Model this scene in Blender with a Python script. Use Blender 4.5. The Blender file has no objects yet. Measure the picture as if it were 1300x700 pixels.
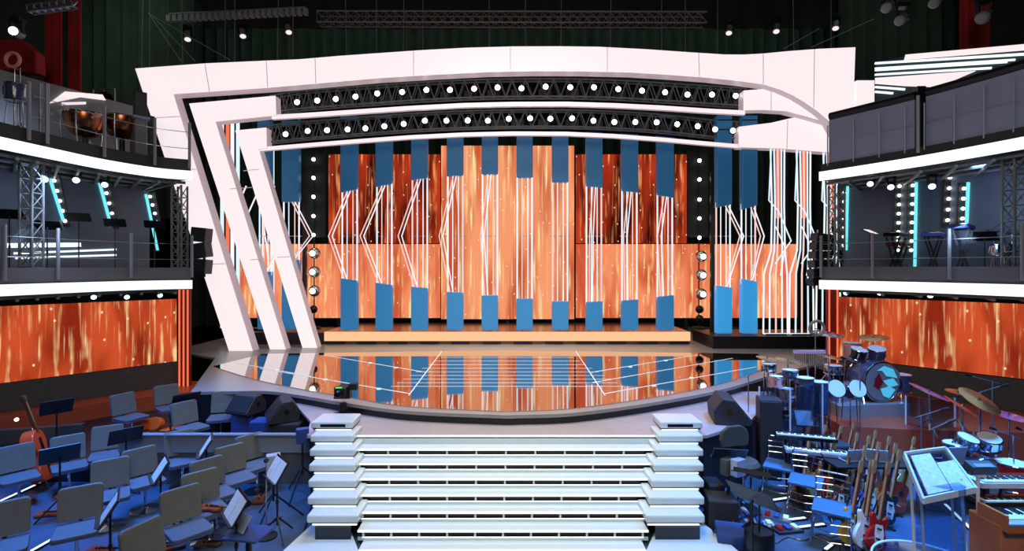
import bpy, math, random
from mathutils import Vector, Matrix
random.seed(7)
PI = math.pi
SC = bpy.context.scene
COL = SC.collection
H = 3.1          # camera height above the orchestra floor
F = 650.0        # focal length in pixels of a 1300 wide frame
def P(px, py, d): return Vector(((px-650)*d/F, d, H-(py-340)*d/F))
def G(px, py, z=0.0):
    d = F*(H-z)/(py-340.0)
    return Vector(((px-650)*d/F, d, z))
def PW(px, py, A, B):
    """point where the sight line meets the upright plane through plan points A, B"""
    s = (px-650)/F
    dx, dy = B[0]-A[0], B[1]-A[1]
    t = (s*A[1]-A[0])/(dx-s*dy)
    d = A[1]+t*dy
    return Vector((s*d, d, H-(py-340)*d/F))
def lin(c):
    return tuple((v/255/12.92) if v/255 <= .04045 else ((v/255+.055)/1.055)**2.4 for v in c)+(1,)

# ---------------------------------------------------------------- materials
MATS = {}
def mat(name, rgb, rough=.5, metal=0, emit=0, ecol=None, noise=0, nscale=8, spec=.5, coat=0):
    m = bpy.data.materials.new(name); m.use_nodes = True
    nt = m.node_tree; b = nt.nodes['Principled BSDF']
    b.inputs['Base Color'].default_value = lin(rgb)
    b.inputs['Roughness'].default_value = rough
    b.inputs['Metallic'].default_value = metal
    b.inputs['Specular IOR Level'].default_value = spec
    b.inputs['Coat Weight'].default_value = coat
    if emit:
        b.inputs['Emission Color'].default_value = lin(ecol or rgb)
        b.inputs['Emission Strength'].default_value = emit
    if noise:
        tc = nt.nodes.new('ShaderNodeTexCoord'); n = nt.nodes.new('ShaderNodeTexNoise')
        n.inputs['Scale'].default_value = nscale; n.inputs['Detail'].default_value = 4
        nt.links.new(tc.outputs['Object'], n.inputs['Vector'])
        mx = nt.nodes.new('ShaderNodeMixRGB'); mx.blend_type = 'MULTIPLY'
        mx.inputs['Fac'].default_value = 1
        mx.inputs['Color1'].default_value = lin(rgb)
        r = nt.nodes.new('ShaderNodeValToRGB')
        r.color_ramp.elements[0].position = .3; r.color_ramp.elements[1].position = .7
        lo = 1-noise; r.color_ramp.elements[0].color = (lo, lo, lo, 1)
        nt.links.new(n.outputs['Fac'], r.inputs['Fac'])
        nt.links.new(r.outputs['Color'], mx.inputs['Color2'])
        nt.links.new(mx.outputs['Color'], b.inputs['Base Color'])
    MATS[name] = m
    return m
def glow(name, rgb, s=1.0):
    m = bpy.data.materials.new(name); m.use_nodes = True
    nt = m.node_tree; nt.nodes.clear()
    e = nt.nodes.new('ShaderNodeEmission'); o = nt.nodes.new('ShaderNodeOutputMaterial')
    e.inputs['Color'].default_value = lin(rgb); e.inputs['Strength'].default_value = s
    nt.links.new(e.outputs[0], o.inputs[0]); MATS[name] = m
    return m
def clear(name, tint=(235, 242, 245), gloss=.1, rough=.03):
    m = bpy.data.materials.new(name); m.use_nodes = True
    nt = m.node_tree; nt.nodes.clear()
    t = nt.nodes.new('ShaderNodeBsdfTransparent'); g = nt.nodes.new('ShaderNodeBsdfGlossy')
    x = nt.nodes.new('ShaderNodeMixShader'); o = nt.nodes.new('ShaderNodeOutputMaterial')
    t.inputs['Color'].default_value = lin(tint); g.inputs['Roughness'].default_value = rough
    x.inputs['Fac'].default_value = gloss
    nt.links.new(t.outputs[0], x.inputs[1]); nt.links.new(g.outputs[0], x.inputs[2])
    nt.links.new(x.outputs[0], o.inputs[0]); MATS[name] = m
    return m
def led(name, dark, mid, hot, fx=26, fz=.32, lo=.36, hi=.62, strength=1.0, seed=0.0):
    """falling streaks of light with sparks: what the video wall shows"""
    m = bpy.data.materials.new(name); m.use_nodes = True
    nt = m.node_tree; nt.nodes.clear(); N = nt.nodes.new; L = nt.links.new
    o = N('ShaderNodeOutputMaterial'); e = N('ShaderNodeEmission'); e.inputs['Strength'].default_value = strength
    tc = N('ShaderNodeTexCoord'); sx = N('ShaderNodeSeparateXYZ'); L(tc.outputs['Object'], sx.inputs[0])
    def mul(sock, v, add=0):
        a = N('ShaderNodeMath'); a.operation = 'MULTIPLY_ADD'
        a.inputs[1].default_value = v; a.inputs[2].default_value = add
        L(sock, a.inputs[0]); return a.outputs[0]
    def noise(kx, kz, off, detail=2):
        c = N('ShaderNodeCombineXYZ'); L(mul(sx.outputs['X'], kx, off), c.inputs[0]); L(mul(sx.outputs['Z'], kz, off*1.7), c.inputs[1])
        n = N('ShaderNodeTexNoise'); n.inputs['Scale'].default_value = 1; n.inputs['Detail'].default_value = detail
        L(c.outputs[0], n.inputs['Vector']); return n.outputs['Fac']
    def ramp(sock, stops):
        r = N('ShaderNodeValToRGB'); els = r.color_ramp.elements
        while len(els) < len(stops): els.new(.5)
        for el, (p, c) in zip(els, stops): el.position = p; el.color = c
        L(sock, r.inputs['Fac']); return r.outputs['Color']
    base = ramp(noise(fx*.16, fz*.5, seed+3, 2), [(lo, lin(dark)), (hi, lin(mid))])
    W, K = (1, 1, 1, 1), (0, 0, 0, 1)
    st = ramp(noise(fx*1.25, fz*.45, seed+11, 2), [(.5, K), (.68, W)])
    en = ramp(noise(fx*.7, fz*2.0, seed+29, 1), [(.4, K), (.62, W)])
    mk = N('ShaderNodeMath'); mk.operation = 'MULTIPLY'; L(st, mk.inputs[0]); L(en, mk.inputs[1])
    mx = N('ShaderNodeMixRGB'); L(mk.outputs[0], mx.inputs['Fac']); L(base, mx.inputs['Color1']); mx.inputs['Color2'].default_value = lin(hot)
    c = N('ShaderNodeCombineXYZ'); L(mul(sx.outputs['X'], 2.6, seed), c.inputs[0]); L(mul(sx.outputs['Z'], 1.9, seed), c.inputs[1])
    v = N('ShaderNodeTexVoronoi'); v.inputs['Scale'].default_value = 1; v.voronoi_dimensions = '2D'; L(c.outputs[0], v.inputs['Vector'])
    sp = ramp(v.outputs['Distance'], [(.025, W), (.06, K)])
    sc_ = N('ShaderNodeSeparateColor'); L(v.outputs['Color'], sc_.inputs[0])
    gt = N('ShaderNodeMath'); gt.operation = 'GREATER_THAN'; gt.inputs[1].default_value = .42; L(sc_.outputs[0], gt.inputs[0])
    sm = N('ShaderNodeMath'); sm.operation = 'MULTIPLY'; L(sp, sm.inputs[0]); L(gt.outputs[0], sm.inputs[1]); sp = sm.outputs[0]
    m2 = N('ShaderNodeMixRGB'); L(sp, m2.inputs['Fac']); L(mx.outputs[0], m2.inputs['Color1']); m2.inputs['Color2'].default_value = lin((255, 226, 190))
    L(m2.outputs[0], e.inputs['Color']); L(e.outputs[0], o.inputs[0]); MATS[name] = m
    return m

# ---------------------------------------------------------------- mesh builder
class MB:
    def __init__(s, M=None): s.v = []; s.f = []; s.M = M or Matrix()
    def add(s, vs, fs):
        b = len(s.v); s.v += [s.M @ Vector(p) for p in vs]; s.f += [[i+b for i in f] for f in fs]; return s
    def box(s, c, d, R=None):
        x, y, z = d[0]/2, d[1]/2, d[2]/2
        vs = [Vector((a*x, b*y, e*z)) for e in (-1, 1) for a, b in ((-1, -1), (1, -1), (1, 1), (-1, 1))]
        if R is not None: vs = [R @ p for p in vs]
        c = Vector(c)
        return s.add([p+c for p in vs], [(3, 2, 1, 0), (4, 5, 6, 7), (0, 1, 5, 4), (1, 2, 6, 5), (2, 3, 7, 6), (3, 0, 4, 7)])
    def bar(s, a, b, w, h, up=(0, 0, 1)):
        a, b = Vector(a), Vector(b); y = (b-a).normalized(); x = y.cross(Vector(up))
        if x.length < 1e-4: x = y.cross(Vector((1, 0, 0)))
        x.normalize(); z = x.cross(y)
        return s.box((a+b)/2, (w, (b-a).length, h), Matrix((x, y, z)).transposed())
    def tube(s, pts, r, n=8, closed=False):
        pts = [Vector(p) for p in pts]; k = len(pts); rr = r if isinstance(r, (list, tuple)) else [r]*k
        vs = []; fs = []; prev = None
        for i, p in enumerate(pts):
            if closed: t = (pts[(i+1) % k]-pts[i-1])
            else: t = pts[min(i+1, k-1)]-pts[max(i-1, 0)]
            t.normalize()
            if prev is None:
                u = t.cross(Vector((0, 0, 1)))
                if u.length < .05: u = t.cross(Vector((1, 0, 0)))
            else: u = prev-t*prev.dot(t)
            u.normalize(); prev = u; w = t.cross(u)
            for j in range(n):
                a = 2*PI*j/n; vs.append(p+(u*math.cos(a)+w*math.sin(a))*rr[i])
        for i in range(k if closed else k-1):
            i2 = (i+1) % k
            for j in range(n): fs.append((i*n+j, i*n+(j+1) % n, i2*n+(j+1) % n, i2*n+j))
        if not closed: fs.append(list(range(n))[::-1]); fs.append([(k-1)*n+j for j in range(n)])
        return s.add(vs, fs)
    def cyl(s, a, b, r, r2=None, n=16): return s.tube([a, b], [r, r if r2 is None else r2], n)
    def lathe(s, prof, c=(0, 0, 0), n=20, R=None):
        c = Vector(c); vs = []; fs = []
        for (r, z) in prof:
            for j in range(n):
                p = Vector((r*math.cos(2*PI*j/n), r*math.sin(2*PI*j/n), z))
                vs.append((R @ p if R is not None else p)+c)
        k = len(prof)
        for i in range(k-1):
            for j in range(n): fs.append((i*n+j, i*n+(j+1) % n, (i+1)*n+(j+1) % n, (i+1)*n+j))
        fs.append(list(range(n))[::-1]); fs.append([(k-1)*n+j for j in range(n)])
        return s.add(vs, fs)
    def ball(s, c, r, n=12, sq=1.0):
        m = max(4, n//2)
        return s.lathe([(max(1e-4, r*math.sin(PI*i/m)), -r*sq*math.cos(PI*i/m)) for i in range(m+1)], c, n)
    def prism(s, poly, a, b):
        """poly: list of 3D points; swept from offset a to offset b (vectors)"""
        a, b = Vector(a), Vector(b); k = len(poly)
        vs = [Vector(p)+a for p in poly]+[Vector(p)+b for p in poly]
        fs = [list(range(k))[::-1], [k+i for i in range(k)]]
        for i in range(k): j = (i+1) % k; fs.append((i, j, k+j, k+i))
        return s.add(vs, fs)
    def strip(s, A, B, a, b):
        """solid between two polylines A, B (same count) swept from offset a to b"""
        a, b = Vector(a), Vector(b); k = len(A)
        vs = [Vector(p)+a for p in A]+[Vector(p)+a for p in B]+[Vector(p)+b for p in A]+[Vector(p)+b for p in B]
        fs = []
        for i in range(k-1):
            fs += [(i, i+1, k+i+1, k+i), (2*k+i, 3*k+i, 3*k+i+1, 2*k+i+1), (i, 2*k+i, 2*k+i+1, i+1), (k+i, k+i+1, 3*k+i+1, 3*k+i)]
        fs += [(0, k, 3*k, 2*k), (k-1, 3*k-1, 4*k-1, 2*k-1)]
        return s.add(vs, fs)
    def build(s, name, m, parent=None, bevel=0, smooth=False, loc=None, rz=None):
        me = bpy.data.meshes.new(name); me.from_pydata([tuple(p) for p in s.v], [], [tuple(f) for f in s.f])
        import bmesh
        bm = bmesh.new(); bm.from_mesh(me); bmesh.ops.recalc_face_normals(bm, faces=bm.faces); bm.to_mesh(me); bm.free()
        me.materials.append(MATS[m] if isinstance(m, str) else m)
        o = bpy.data.objects.new(name, me); COL.objects.link(o)
        if parent: o.parent = parent
        if loc is not None: o.location = loc
        if rz is not None: o.rotation_euler = (0, 0, rz)
        if smooth:
            me.polygons.foreach_set('use_smooth', [True]*len(me.polygons))
            try: me.set_sharp_from_angle(angle=.7)
            except Exception: pass
        if bevel:
            b = o.modifiers.new('bevel', 'BEVEL'); b.width = bevel; b.segments = 2; b.limit_method = 'ANGLE'
        return o
def tag(o, label, cat, group=None):
    o['label'] = label; o['category'] = cat; o['kind'] = 'thing'
    if group: o['group'] = group
    return o
def thing(name, label, cat, loc=(0, 0, 0), rz=0, group=None):
    o = bpy.data.objects.new(name, None); COL.objects.link(o); o.empty_display_size = .1
    o.location = loc; o.rotation_euler = (0, 0, rz)
    return tag(o, label, cat, group)
def struct(o): o['kind'] = 'structure'; return o
KIDS = {}
def dup(root, loc, rz=None, label=None, group=None):
    def cp(o, par):
        c = o.copy(); COL.objects.link(c)
        if par: c.parent = par
        for ch in o.children: cp(ch, c)
        return c
    r = cp(root, None); r.location = loc
    if rz is not None: r.rotation_euler = (0, 0, rz)
    if label: r['label'] = label
    if group: r['group'] = group
    return r
def rot(ax, a): return Matrix.Rotation(a, 3, ax)
def smooth_path(pts, n=6):
    pts = [Vector(p) for p in pts]; out = []
    for i in range(len(pts)-1):
        p0 = pts[max(i-1, 0)]; p1 = pts[i]; p2 = pts[i+1]; p3 = pts[min(i+2, len(pts)-1)]
        for k in range(n):
            t = k/n
            out.append(.5*((2*p1)+(p2-p0)*t+(2*p0-5*p1+4*p2-p3)*t*t+(3*p1-p0-3*p2+p3)*t**3))
    out.append(pts[-1]); return out

mat('matt_black', (14, 14, 17), .8); mat('black_plastic', (20, 21, 25), .45); mat('black_gloss', (12, 12, 16), .2)
mat('void_wall', (7, 7, 9), .95); mat('curtain_green', (34, 44, 36), .9, noise=.5, nscale=2)
mat('pit_floor', (66, 86, 108), .35, noise=.35, nscale=3); mat('tier_floor', (24, 30, 40), .4, noise=.3, nscale=3)
mat('tier_face', (120, 125, 130), .6); mat('ledge', (176, 84, 56), .3); mat('step_floor', (128, 96, 86), .2, .75); mat('plinth', (84, 87, 92), .8, noise=.3, nscale=20)  # ledge: orange reflection of the side screens put into its base colour
mat('stage_grey', (150, 146, 144), .3, noise=.15, nscale=2); mat('stage_lip', (24, 26, 32), .4)
mat('walk', (176, 164, 166), .25, noise=.12, nscale=3)
mat('mirror_floor', (205, 200, 200), .035, 1.0)
mat('line_light', (200, 214, 225), .4, emit=.65)
mat('arch_face', (150, 144, 145), .5, emit=.95, ecol=(255, 239, 241)); mat('arch_side', (150, 140, 143), .45, emit=.3, ecol=(255, 225, 232))
mat('arch_seam', (214, 196, 200), .6, emit=.35, ecol=(230, 210, 214))
mat('blue_box', (52, 128, 186), .45, emit=.33, ecol=(50, 140, 205)); mat('blue_box_dim', (46, 108, 156), .45, emit=.2, ecol=(46, 120, 176))
mat('blue_box_lit', (70, 170, 230), .45, emit=.6, ecol=(50, 160, 235))
glow('tube_white', (246, 244, 255), 1.1); glow('tube_cool', (214, 240, 255), 1.1); glow('tube_rose', (255, 214, 205), 1.0)
glow('strip_white', (240, 253, 255), 1.35); glow('cyan_bar', (120, 235, 245), 1.1); glow('bulb', (255, 250, 240), 6.0); glow('bulb_warm', (255, 232, 205), 3.5)
glow('blue_lens', (190, 210, 255), 5.0); glow('peach_strip', (255, 196, 148), 1.05); glow('red_bar', (255, 120, 80), 1.0); glow('floor_led', (205, 228, 255), 2.2)
mat('steel', (170, 175, 182), .3, .9); mat('chrome', (205, 212, 220), .16, 1.0); mat('post', (150, 154, 164), .45, .3); mat('wire', (120, 125, 120), .6)
mat('deck_dark', (40, 42, 47), .6); mat('toe', (104, 108, 116), .65); mat('parapet', (146, 153, 180), .6, noise=.08, nscale=2); mat('room_wall', (88, 98, 112), .5, noise=.1, nscale=2)
mat('wing_grey', (128, 128, 132), .7)
mat('slat_wall', (22, 46, 58), .6)
mat('red_cloth', (150, 14, 22), .85); mat('truss', (118, 124, 124), .5, .3)
clear('glass', tint=(250, 252, 253), gloss=.006); clear('plexi', (205, 220, 235), gloss=.2, rough=.06)
mat('stair_white', (205, 214, 216), .18, coat=.3); mat('stair_edge', (250, 252, 252), .3, emit=1.0, ecol=(246, 252, 252)); mat('stair_gap', (30, 32, 40), .35)
led('led_center', (196, 84, 52), (248, 156, 108), (255, 234, 172), fx=8.5, fz=.5, lo=.36, hi=.56, seed=1)
led('led_low', (208, 88, 56), (247, 144, 100), (255, 224, 150), fx=8.5, fz=.8, lo=.36, hi=.56, seed=5)
led('led_dark', (60, 10, 8), (190, 58, 30), (255, 165, 100), fx=8.5, fz=.7, lo=.4, hi=.62, seed=9)
led('led_side', (140, 40, 20), (206, 80, 42), (255, 205, 145), fx=12, fz=1.1, lo=.34, hi=.62, seed=14)
# ---------------------------------------------------------------- the hall
def plane_struct(name, m, c, d): return struct(MB().box(c, d).build(name, m))
plane_struct('floor', 'pit_floor', (0, 9, -.1), (26, 22, .2))
plane_struct('wall_back', 'void_wall', (0, 19.1, 6.5), (26, .2, 13.4))
plane_struct('wall_left', 'void_wall', (-12.9, 9, 6.5), (.2, 22, 13.4))
plane_struct('wall_right', 'void_wall', (12.9, 9, 6.5), (.2, 22, 13.4))
plane_struct('ceiling', 'void_wall', (0, 9, 13.3), (26, 22, .2))

# stage deck with its curved front
lip = [G(242, 498, 1), G(296, 497, 1), G(340, 497, 1), G(380, 502, 1), G(446, 513, 1), G(517, 522, 1), G(629, 527, 1), G(660, 527, 1), G(733, 524, 1), G(837, 510, 1), G(920, 494, 1), G(985, 475, 1), G(1040, 462, 1)]
lips = smooth_path(lip, 6)
poly = lips+[Vector((8.2, 11.2, 1)), Vector((8.2, 18.6, 1)), Vector((-8.6, 18.6, 1)), Vector((-8.6, 12.9, 1)), Vector((-6.9, 11.9, 1))]
stage = struct(MB().prism(poly, (0, 0, -.05), (0, 0, 0)).build('stage_floor', 'stage_grey'))
ins = []
for p in poly:
    ins.append(Vector((p.x*.997, p.y+.03, 1)))
MB().prism(ins, (0, 0, -1.0), (0, 0, -.052)).build('stage_apron', 'stage_lip', stage)
wk = [(-4.4, 9.3), (-3.35, 8.1), (-2.95, 7.5), (-2.75, 6.87), (2.62, 6.87), (3.45, 7.45), (4.0, 8.2), (4.7, 9.3)]
walk = struct(MB().prism([Vector((x, y, .85)) for x, y in wk], (0, 0, -.04), (0, 0, 0)).build('walkway', 'walk'))
MB().prism([Vector((x*.99, y+.04, .85)) for x, y in wk], (0, 0, -.85), (0, 0, -.042)).build('walkway_skirt', 'stage_lip', walk)
# mirror-like inlay of the stage
mi = [G(270, 466, 1), G(318, 481, 1), G(372, 493, 1), G(446, 506, 1), G(517, 517, 1), G(629, 523, 1), G(660, 523, 1), G(733, 519, 1), G(837, 504, 1), G(920, 487, 1), G(976, 466, 1)]
mpoly = smooth_path(mi, 5)+[G(962, 450, 1), G(640, 445.5, 1), G(334, 450, 1)]
mir = struct(MB().prism(mpoly, (0, 0, .002), (0, 0, .012)).build('mirror_inlay', 'mirror_floor'))
for a, b in (((561, 446), (519, 502)), ((731, 446), (768, 502)), ((330, 468), (521, 500)), ((411, 451), (541, 473)), ((960, 466), (768, 500)), ((885, 451), (751, 473)), ((300, 461), (395, 478)), ((930, 455), (752, 486))):
    MB().bar(G(*a, 1.014), G(*b, 1.014), .013, .006).build('light_line', 'line_light', mir)
for (x, y) in ((447, 488), (481, 494), (413, 482), (470, 461), (503, 467), (830, 490), (878, 480), (800, 466), (845, 458), (352, 470)):
    MB().lathe([(.045, 0), (.04, .008)], G(x, y, 1.013), 12).build('light_dot', 'tube_cool', mir)
for i in range(9):
    y = 454+i*4.6; w = 84+i*8
    MB().bar(G(644-w, y, 1.013), G(644+w, y, 1.013), .006, .004).build('light_line', 'line_light', mir)

# raised tier of the pit on the left behind a low partition, and side ledges
TZ = .25
tp = ((-10, 7.4), (-2.95, 7.4), (-3.35, 8.0), (-4.1, 8.66), (-5.35, 8.66), (-6.6, 11.6), (-10, 11.6))
tier = struct(MB().prism([Vector((x, y, TZ)) for x, y in tp], (0, 0, -TZ), (0, 0, 0)).build('pit_tier', 'tier_floor'))
q = P(150, 552, 7.3), P(393, 552, 7.3)
struct(MB().box(((q[0].x+q[1].x)/2, 7.33, q[0].z-.13), (q[1].x-q[0].x, .06, .26)).box(((q[0].x+q[1].x)/2, 7.32, q[0].z-.005), (q[1].x-q[0].x+.02, .1, .02)).build('trim_3', 'tier_face'))
struct(MB().box(((q[0].x+q[1].x)/2, 7.35, (q[0].z-.26)/2), (q[1].x-q[0].x, .04, q[0].z-.26)).build('trim_4', 'plinth'))
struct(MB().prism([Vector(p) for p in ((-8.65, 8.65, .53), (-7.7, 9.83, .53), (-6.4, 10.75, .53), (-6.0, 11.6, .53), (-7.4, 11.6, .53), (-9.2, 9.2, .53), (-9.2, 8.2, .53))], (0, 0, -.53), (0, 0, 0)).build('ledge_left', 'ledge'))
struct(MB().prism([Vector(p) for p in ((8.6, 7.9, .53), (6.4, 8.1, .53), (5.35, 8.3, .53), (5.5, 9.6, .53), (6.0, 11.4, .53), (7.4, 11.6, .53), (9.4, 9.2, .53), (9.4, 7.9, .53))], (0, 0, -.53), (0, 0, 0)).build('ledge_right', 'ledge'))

# backdrop curtain with pleats
def curtain(x0, x1, y, z0, z1, name, m, label, amp=.12, wl=.42, cat='curtain'):
    n = int((x1-x0)/wl*8); A = []; B = []
    for i in range(n+1):
        x = x0+(x1-x0)*i/n; yy = y+amp*math.sin(2*PI*(x-x0)/wl)+.4*amp*math.sin(5.1*x)
        A.append(Vector((x-(x0+x1)/2, yy-y, 0))); B.append(Vector((x-(x0+x1)/2, yy-y+.02, 0)))
    o = MB().strip(A, B, (0, 0, 0), (0, 0, z1-z0)).build(name, m, smooth=True, loc=((x0+x1)/2, y, z0))
    return tag(o, label, cat)
curtain(-12, 12, 18.2, 1.0, 12.6, 'backdrop_curtain', 'curtain_green', 'dark green pleated backdrop curtain hanging behind the whole set')
curtain(-12.6, -9.0, 14.6, 4.5, 12.6, 'side_curtain', 'curtain_green', 'dark green side curtain hanging left of the white arch')
curtain(9.3, 12.6, 14.6, 4.5, 12.6, 'side_curtain', 'curtain_green', 'dark green side curtain hanging right of the white arch')
curtain(-9.2, 9.8, 15.3, 10.25, 13.1, 'border_curtain', 'matt_black', 'black border cloth hanging across the top above the white arch', amp=.03, wl=.8)

# ---------------------------------------------------------------- video walls
def screen(px0, px1, py0, py1, d, m, label):
    a, b = P(px0, py1, d), P(px1, py0, d)
    c = Vector(((a.x+b.x)/2, d, a.z)); w = b.x-a.x; h = b.z-a.z
    t = thing('led_screen', label, 'screen', c)
    MB().box((0, .06, h/2), (w, .1, h)).build('cabinet', 'matt_black', t)
    MB().box((0, .005, h/2), (w-.004, .01, h-.004)).build('display', m, t)
    if py1 > 400:
        for f in (-.42, 0, .42): MB().box((w*f, .07, (1-a.z)/2), (.1, .08, a.z-1)).build('support_leg', 'matt_black', t)
    return t
screen(560, 729, 185, 405.5, 16.3, 'led_center', 'tall central LED screen with peach background and golden streaks')
screen(417, 559, 196, 309, 16.42, 'led_dark', 'dark red LED screen with streaks left of the tall centre screen')
screen(731, 872, 196, 309, 16.42, 'led_dark', 'dark red LED screen with streaks right of the tall centre screen')
screen(300, 559, 310, 404, 16.42, 'led_low', 'low wide peach LED screen running left behind the slanted legs')
screen(731, 1012, 310, 404, 16.42, 'led_low', 'low wide peach LED screen running right towards the neon columns')
def side_screen(A, B, z0, z1, label):
    A, B = Vector(A), Vector(B); L = (B-A).length; a = math.atan2(B.y-A.y, B.x-A.x)
    t = thing('led_screen', label, 'screen', (A.x, A.y, z0), a)
    MB().box((L/2, .06, (z1-z0)/2), (L, .1, z1-z0)).build('cabinet', 'matt_black', t)
    MB().box((L/2, 0, (z1-z0)/2), (L-.01, .012, z1-z0-.01)).build('display', 'led_side', t)
    return t
side_screen((-9.5, 8.5), (-7.33, 11.2), 1.05, 2.42, 'orange LED screen under the left balcony with falling golden streaks')
side_screen((7.2, 11.3), (9.55, 8.5), 1.12, 2.46, 'orange LED screen under the right balcony with falling golden streaks')
struct(MB().bar((-9.5, 8.6, .79), (-7.33, 11.3, .79), .1, .51).build('trim_1', 'plinth'))
struct(MB().bar((7.2, 11.4, .82), (9.55, 8.6, .82), .1, .57).build('trim_2', 'plinth'))

# ---------------------------------------------------------------- white arch frames
def arch(polys, d, dep, m='arch_face'):
    return [[P(x, y, d) for x, y in poly] for poly in polys]
def frame_piece(par, pts, d, dep, name):
    pl = [P(x, y, d) for x, y in pts]; org = par.location
    pl = [p-org for p in pl]
    MB().prism(pl, (0, .012, 0), (0, dep, 0)).build(name+'_return', 'arch_side', par)
    MB().prism(pl, (0, 0, 0), (0, .012, 0)).build(name, 'arch_face', par)
def seam(par, a, b, d):
    org = par.location
    MB().bar(P(*a, d-.002)-org, P(*b, d-.002)-org, .018, .004, up=(0, 1, 0)).build('panel_seam', 'arch_seam', par)
A1 = thing('arch_frame', 'largest glowing white portal arch with slanted left leg and broad top', 'arch', P(306, 447, 12.9))
top = [(171.5, 87), (260, 80.5), (338, 77), (380, 75.3), (430, 71), (480, 67.5), (530, 64), (590, 60.7), (650, 59), (710, 58.8), (760, 59.4), (820, 62.5), (870, 66), (920, 69.2), (945, 69.3), (969, 68), (1000, 65), (1040, 62), (1086, 60)]
bot = [(1082, 175), (1062, 170), (1054.5, 155), (1038, 141), (1022, 130), (1008, 121.5), (990, 113.5), (969, 107), (940, 103), (900, 98.8), (850, 95), (800, 92), (740, 90.6), (680, 90.4), (620, 91.5), (550, 95), (480, 99.3), (400, 106.3), (338.5, 111.5), (220, 119.5)]
frame_piece(A1, [(291, 447), *top, *bot, (321, 447)], 12.9, .34, 'front_panel')
for a, b in (((260, 81), (266, 116)), ((338, 77.5), (340, 111)), ((400, 74), (401, 106)), ((525, 64.5), (525, 96)), ((648, 59.5), (648, 90.5)), ((771, 60), (771, 91)), ((887, 67), (888, 97)), ((969, 68.5), (969, 106.5)), ((1034, 62.5), (1033, 137)), ((249, 215), (213, 216)), ((286, 335), (254, 336)), ((191, 150), (229, 148))):
    seam(A1, a, b, 12.9)
A2 = thing('arch_frame', 'middle white portal arch nested inside the largest one', 'arch', P(353, 444.5, 13.15))
frame_piece(A2, [(343, 445), (240, 131.5), (300, 126), (349.5, 121.5), (350.5, 146.5), (273.5, 154.5), (363, 445)], 13.15, .3, 'front_panel')
mid2t = [(345, 146), (400, 142.6), (460, 138.5), (520, 134.5), (590, 130.8), (650, 129.4), (720, 129.2), (780, 131), (840, 134), (900, 138), (946, 140.3)]
frame_piece(A2, mid2t+[(x, y+5.3) for x, y in mid2t[::-1]], 13.2, .12, 'thin_band')
frame_piece(A2, [(944, 115), (969, 113), (990, 117), (1010, 127), (1030, 140), (1052, 156), (1025, 148), (998, 141), (970, 139.5), (944, 140)], 13.15, .3, 'end_panel')
seam(A2, (979, 114), (979, 140), 13.15); seam(A2, (292, 240), (320, 238), 13.15); seam(A2, (318, 330), (338, 329), 13.15)
A3 = thing('arch_frame', 'smallest white portal arch, innermost of the three nested frames', 'arch', P(393, 442, 13.4))
frame_piece(A3, [(384, 442), (298.5, 165.7), (338, 162), (338.5, 188.5), (328.5, 189.5), (402.7, 442)], 13.4, .3, 'front_panel')
mid3t = [(330, 187), (400, 181), (460, 176.3), (520, 171.8), (590, 168.3), (650, 167), (720, 167.4), (780, 170.2), (840, 174.6), (900, 180), (940, 183.4)]
frame_piece(A3, mid3t+[(x, y+4.7) for x, y in mid3t[::-1]], 13.45, .12, 'thin_band')
frame_piece(A3, [(938, 161), (979, 156), (1000, 151), (1012, 148.5), (1070, 150), (1070, 194), (1046, 193), (990, 188.5), (938, 187)], 13.4, .3, 'end_panel')
seam(A3, (1000, 151.5), (999, 189), 13.4); seam(A3, (329, 215), (309, 217), 13.4); seam(A3, (352, 327), (369, 326), 13.4)
p = thing('glowing_pillar', 'small white glowing pillar beside the right end of the arch', 'panel', P(1099, 160, 12.9))
MB().box((0, .15, .45), (.44, .3, 1.4)).build('face', 'arch_face', p)

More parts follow.
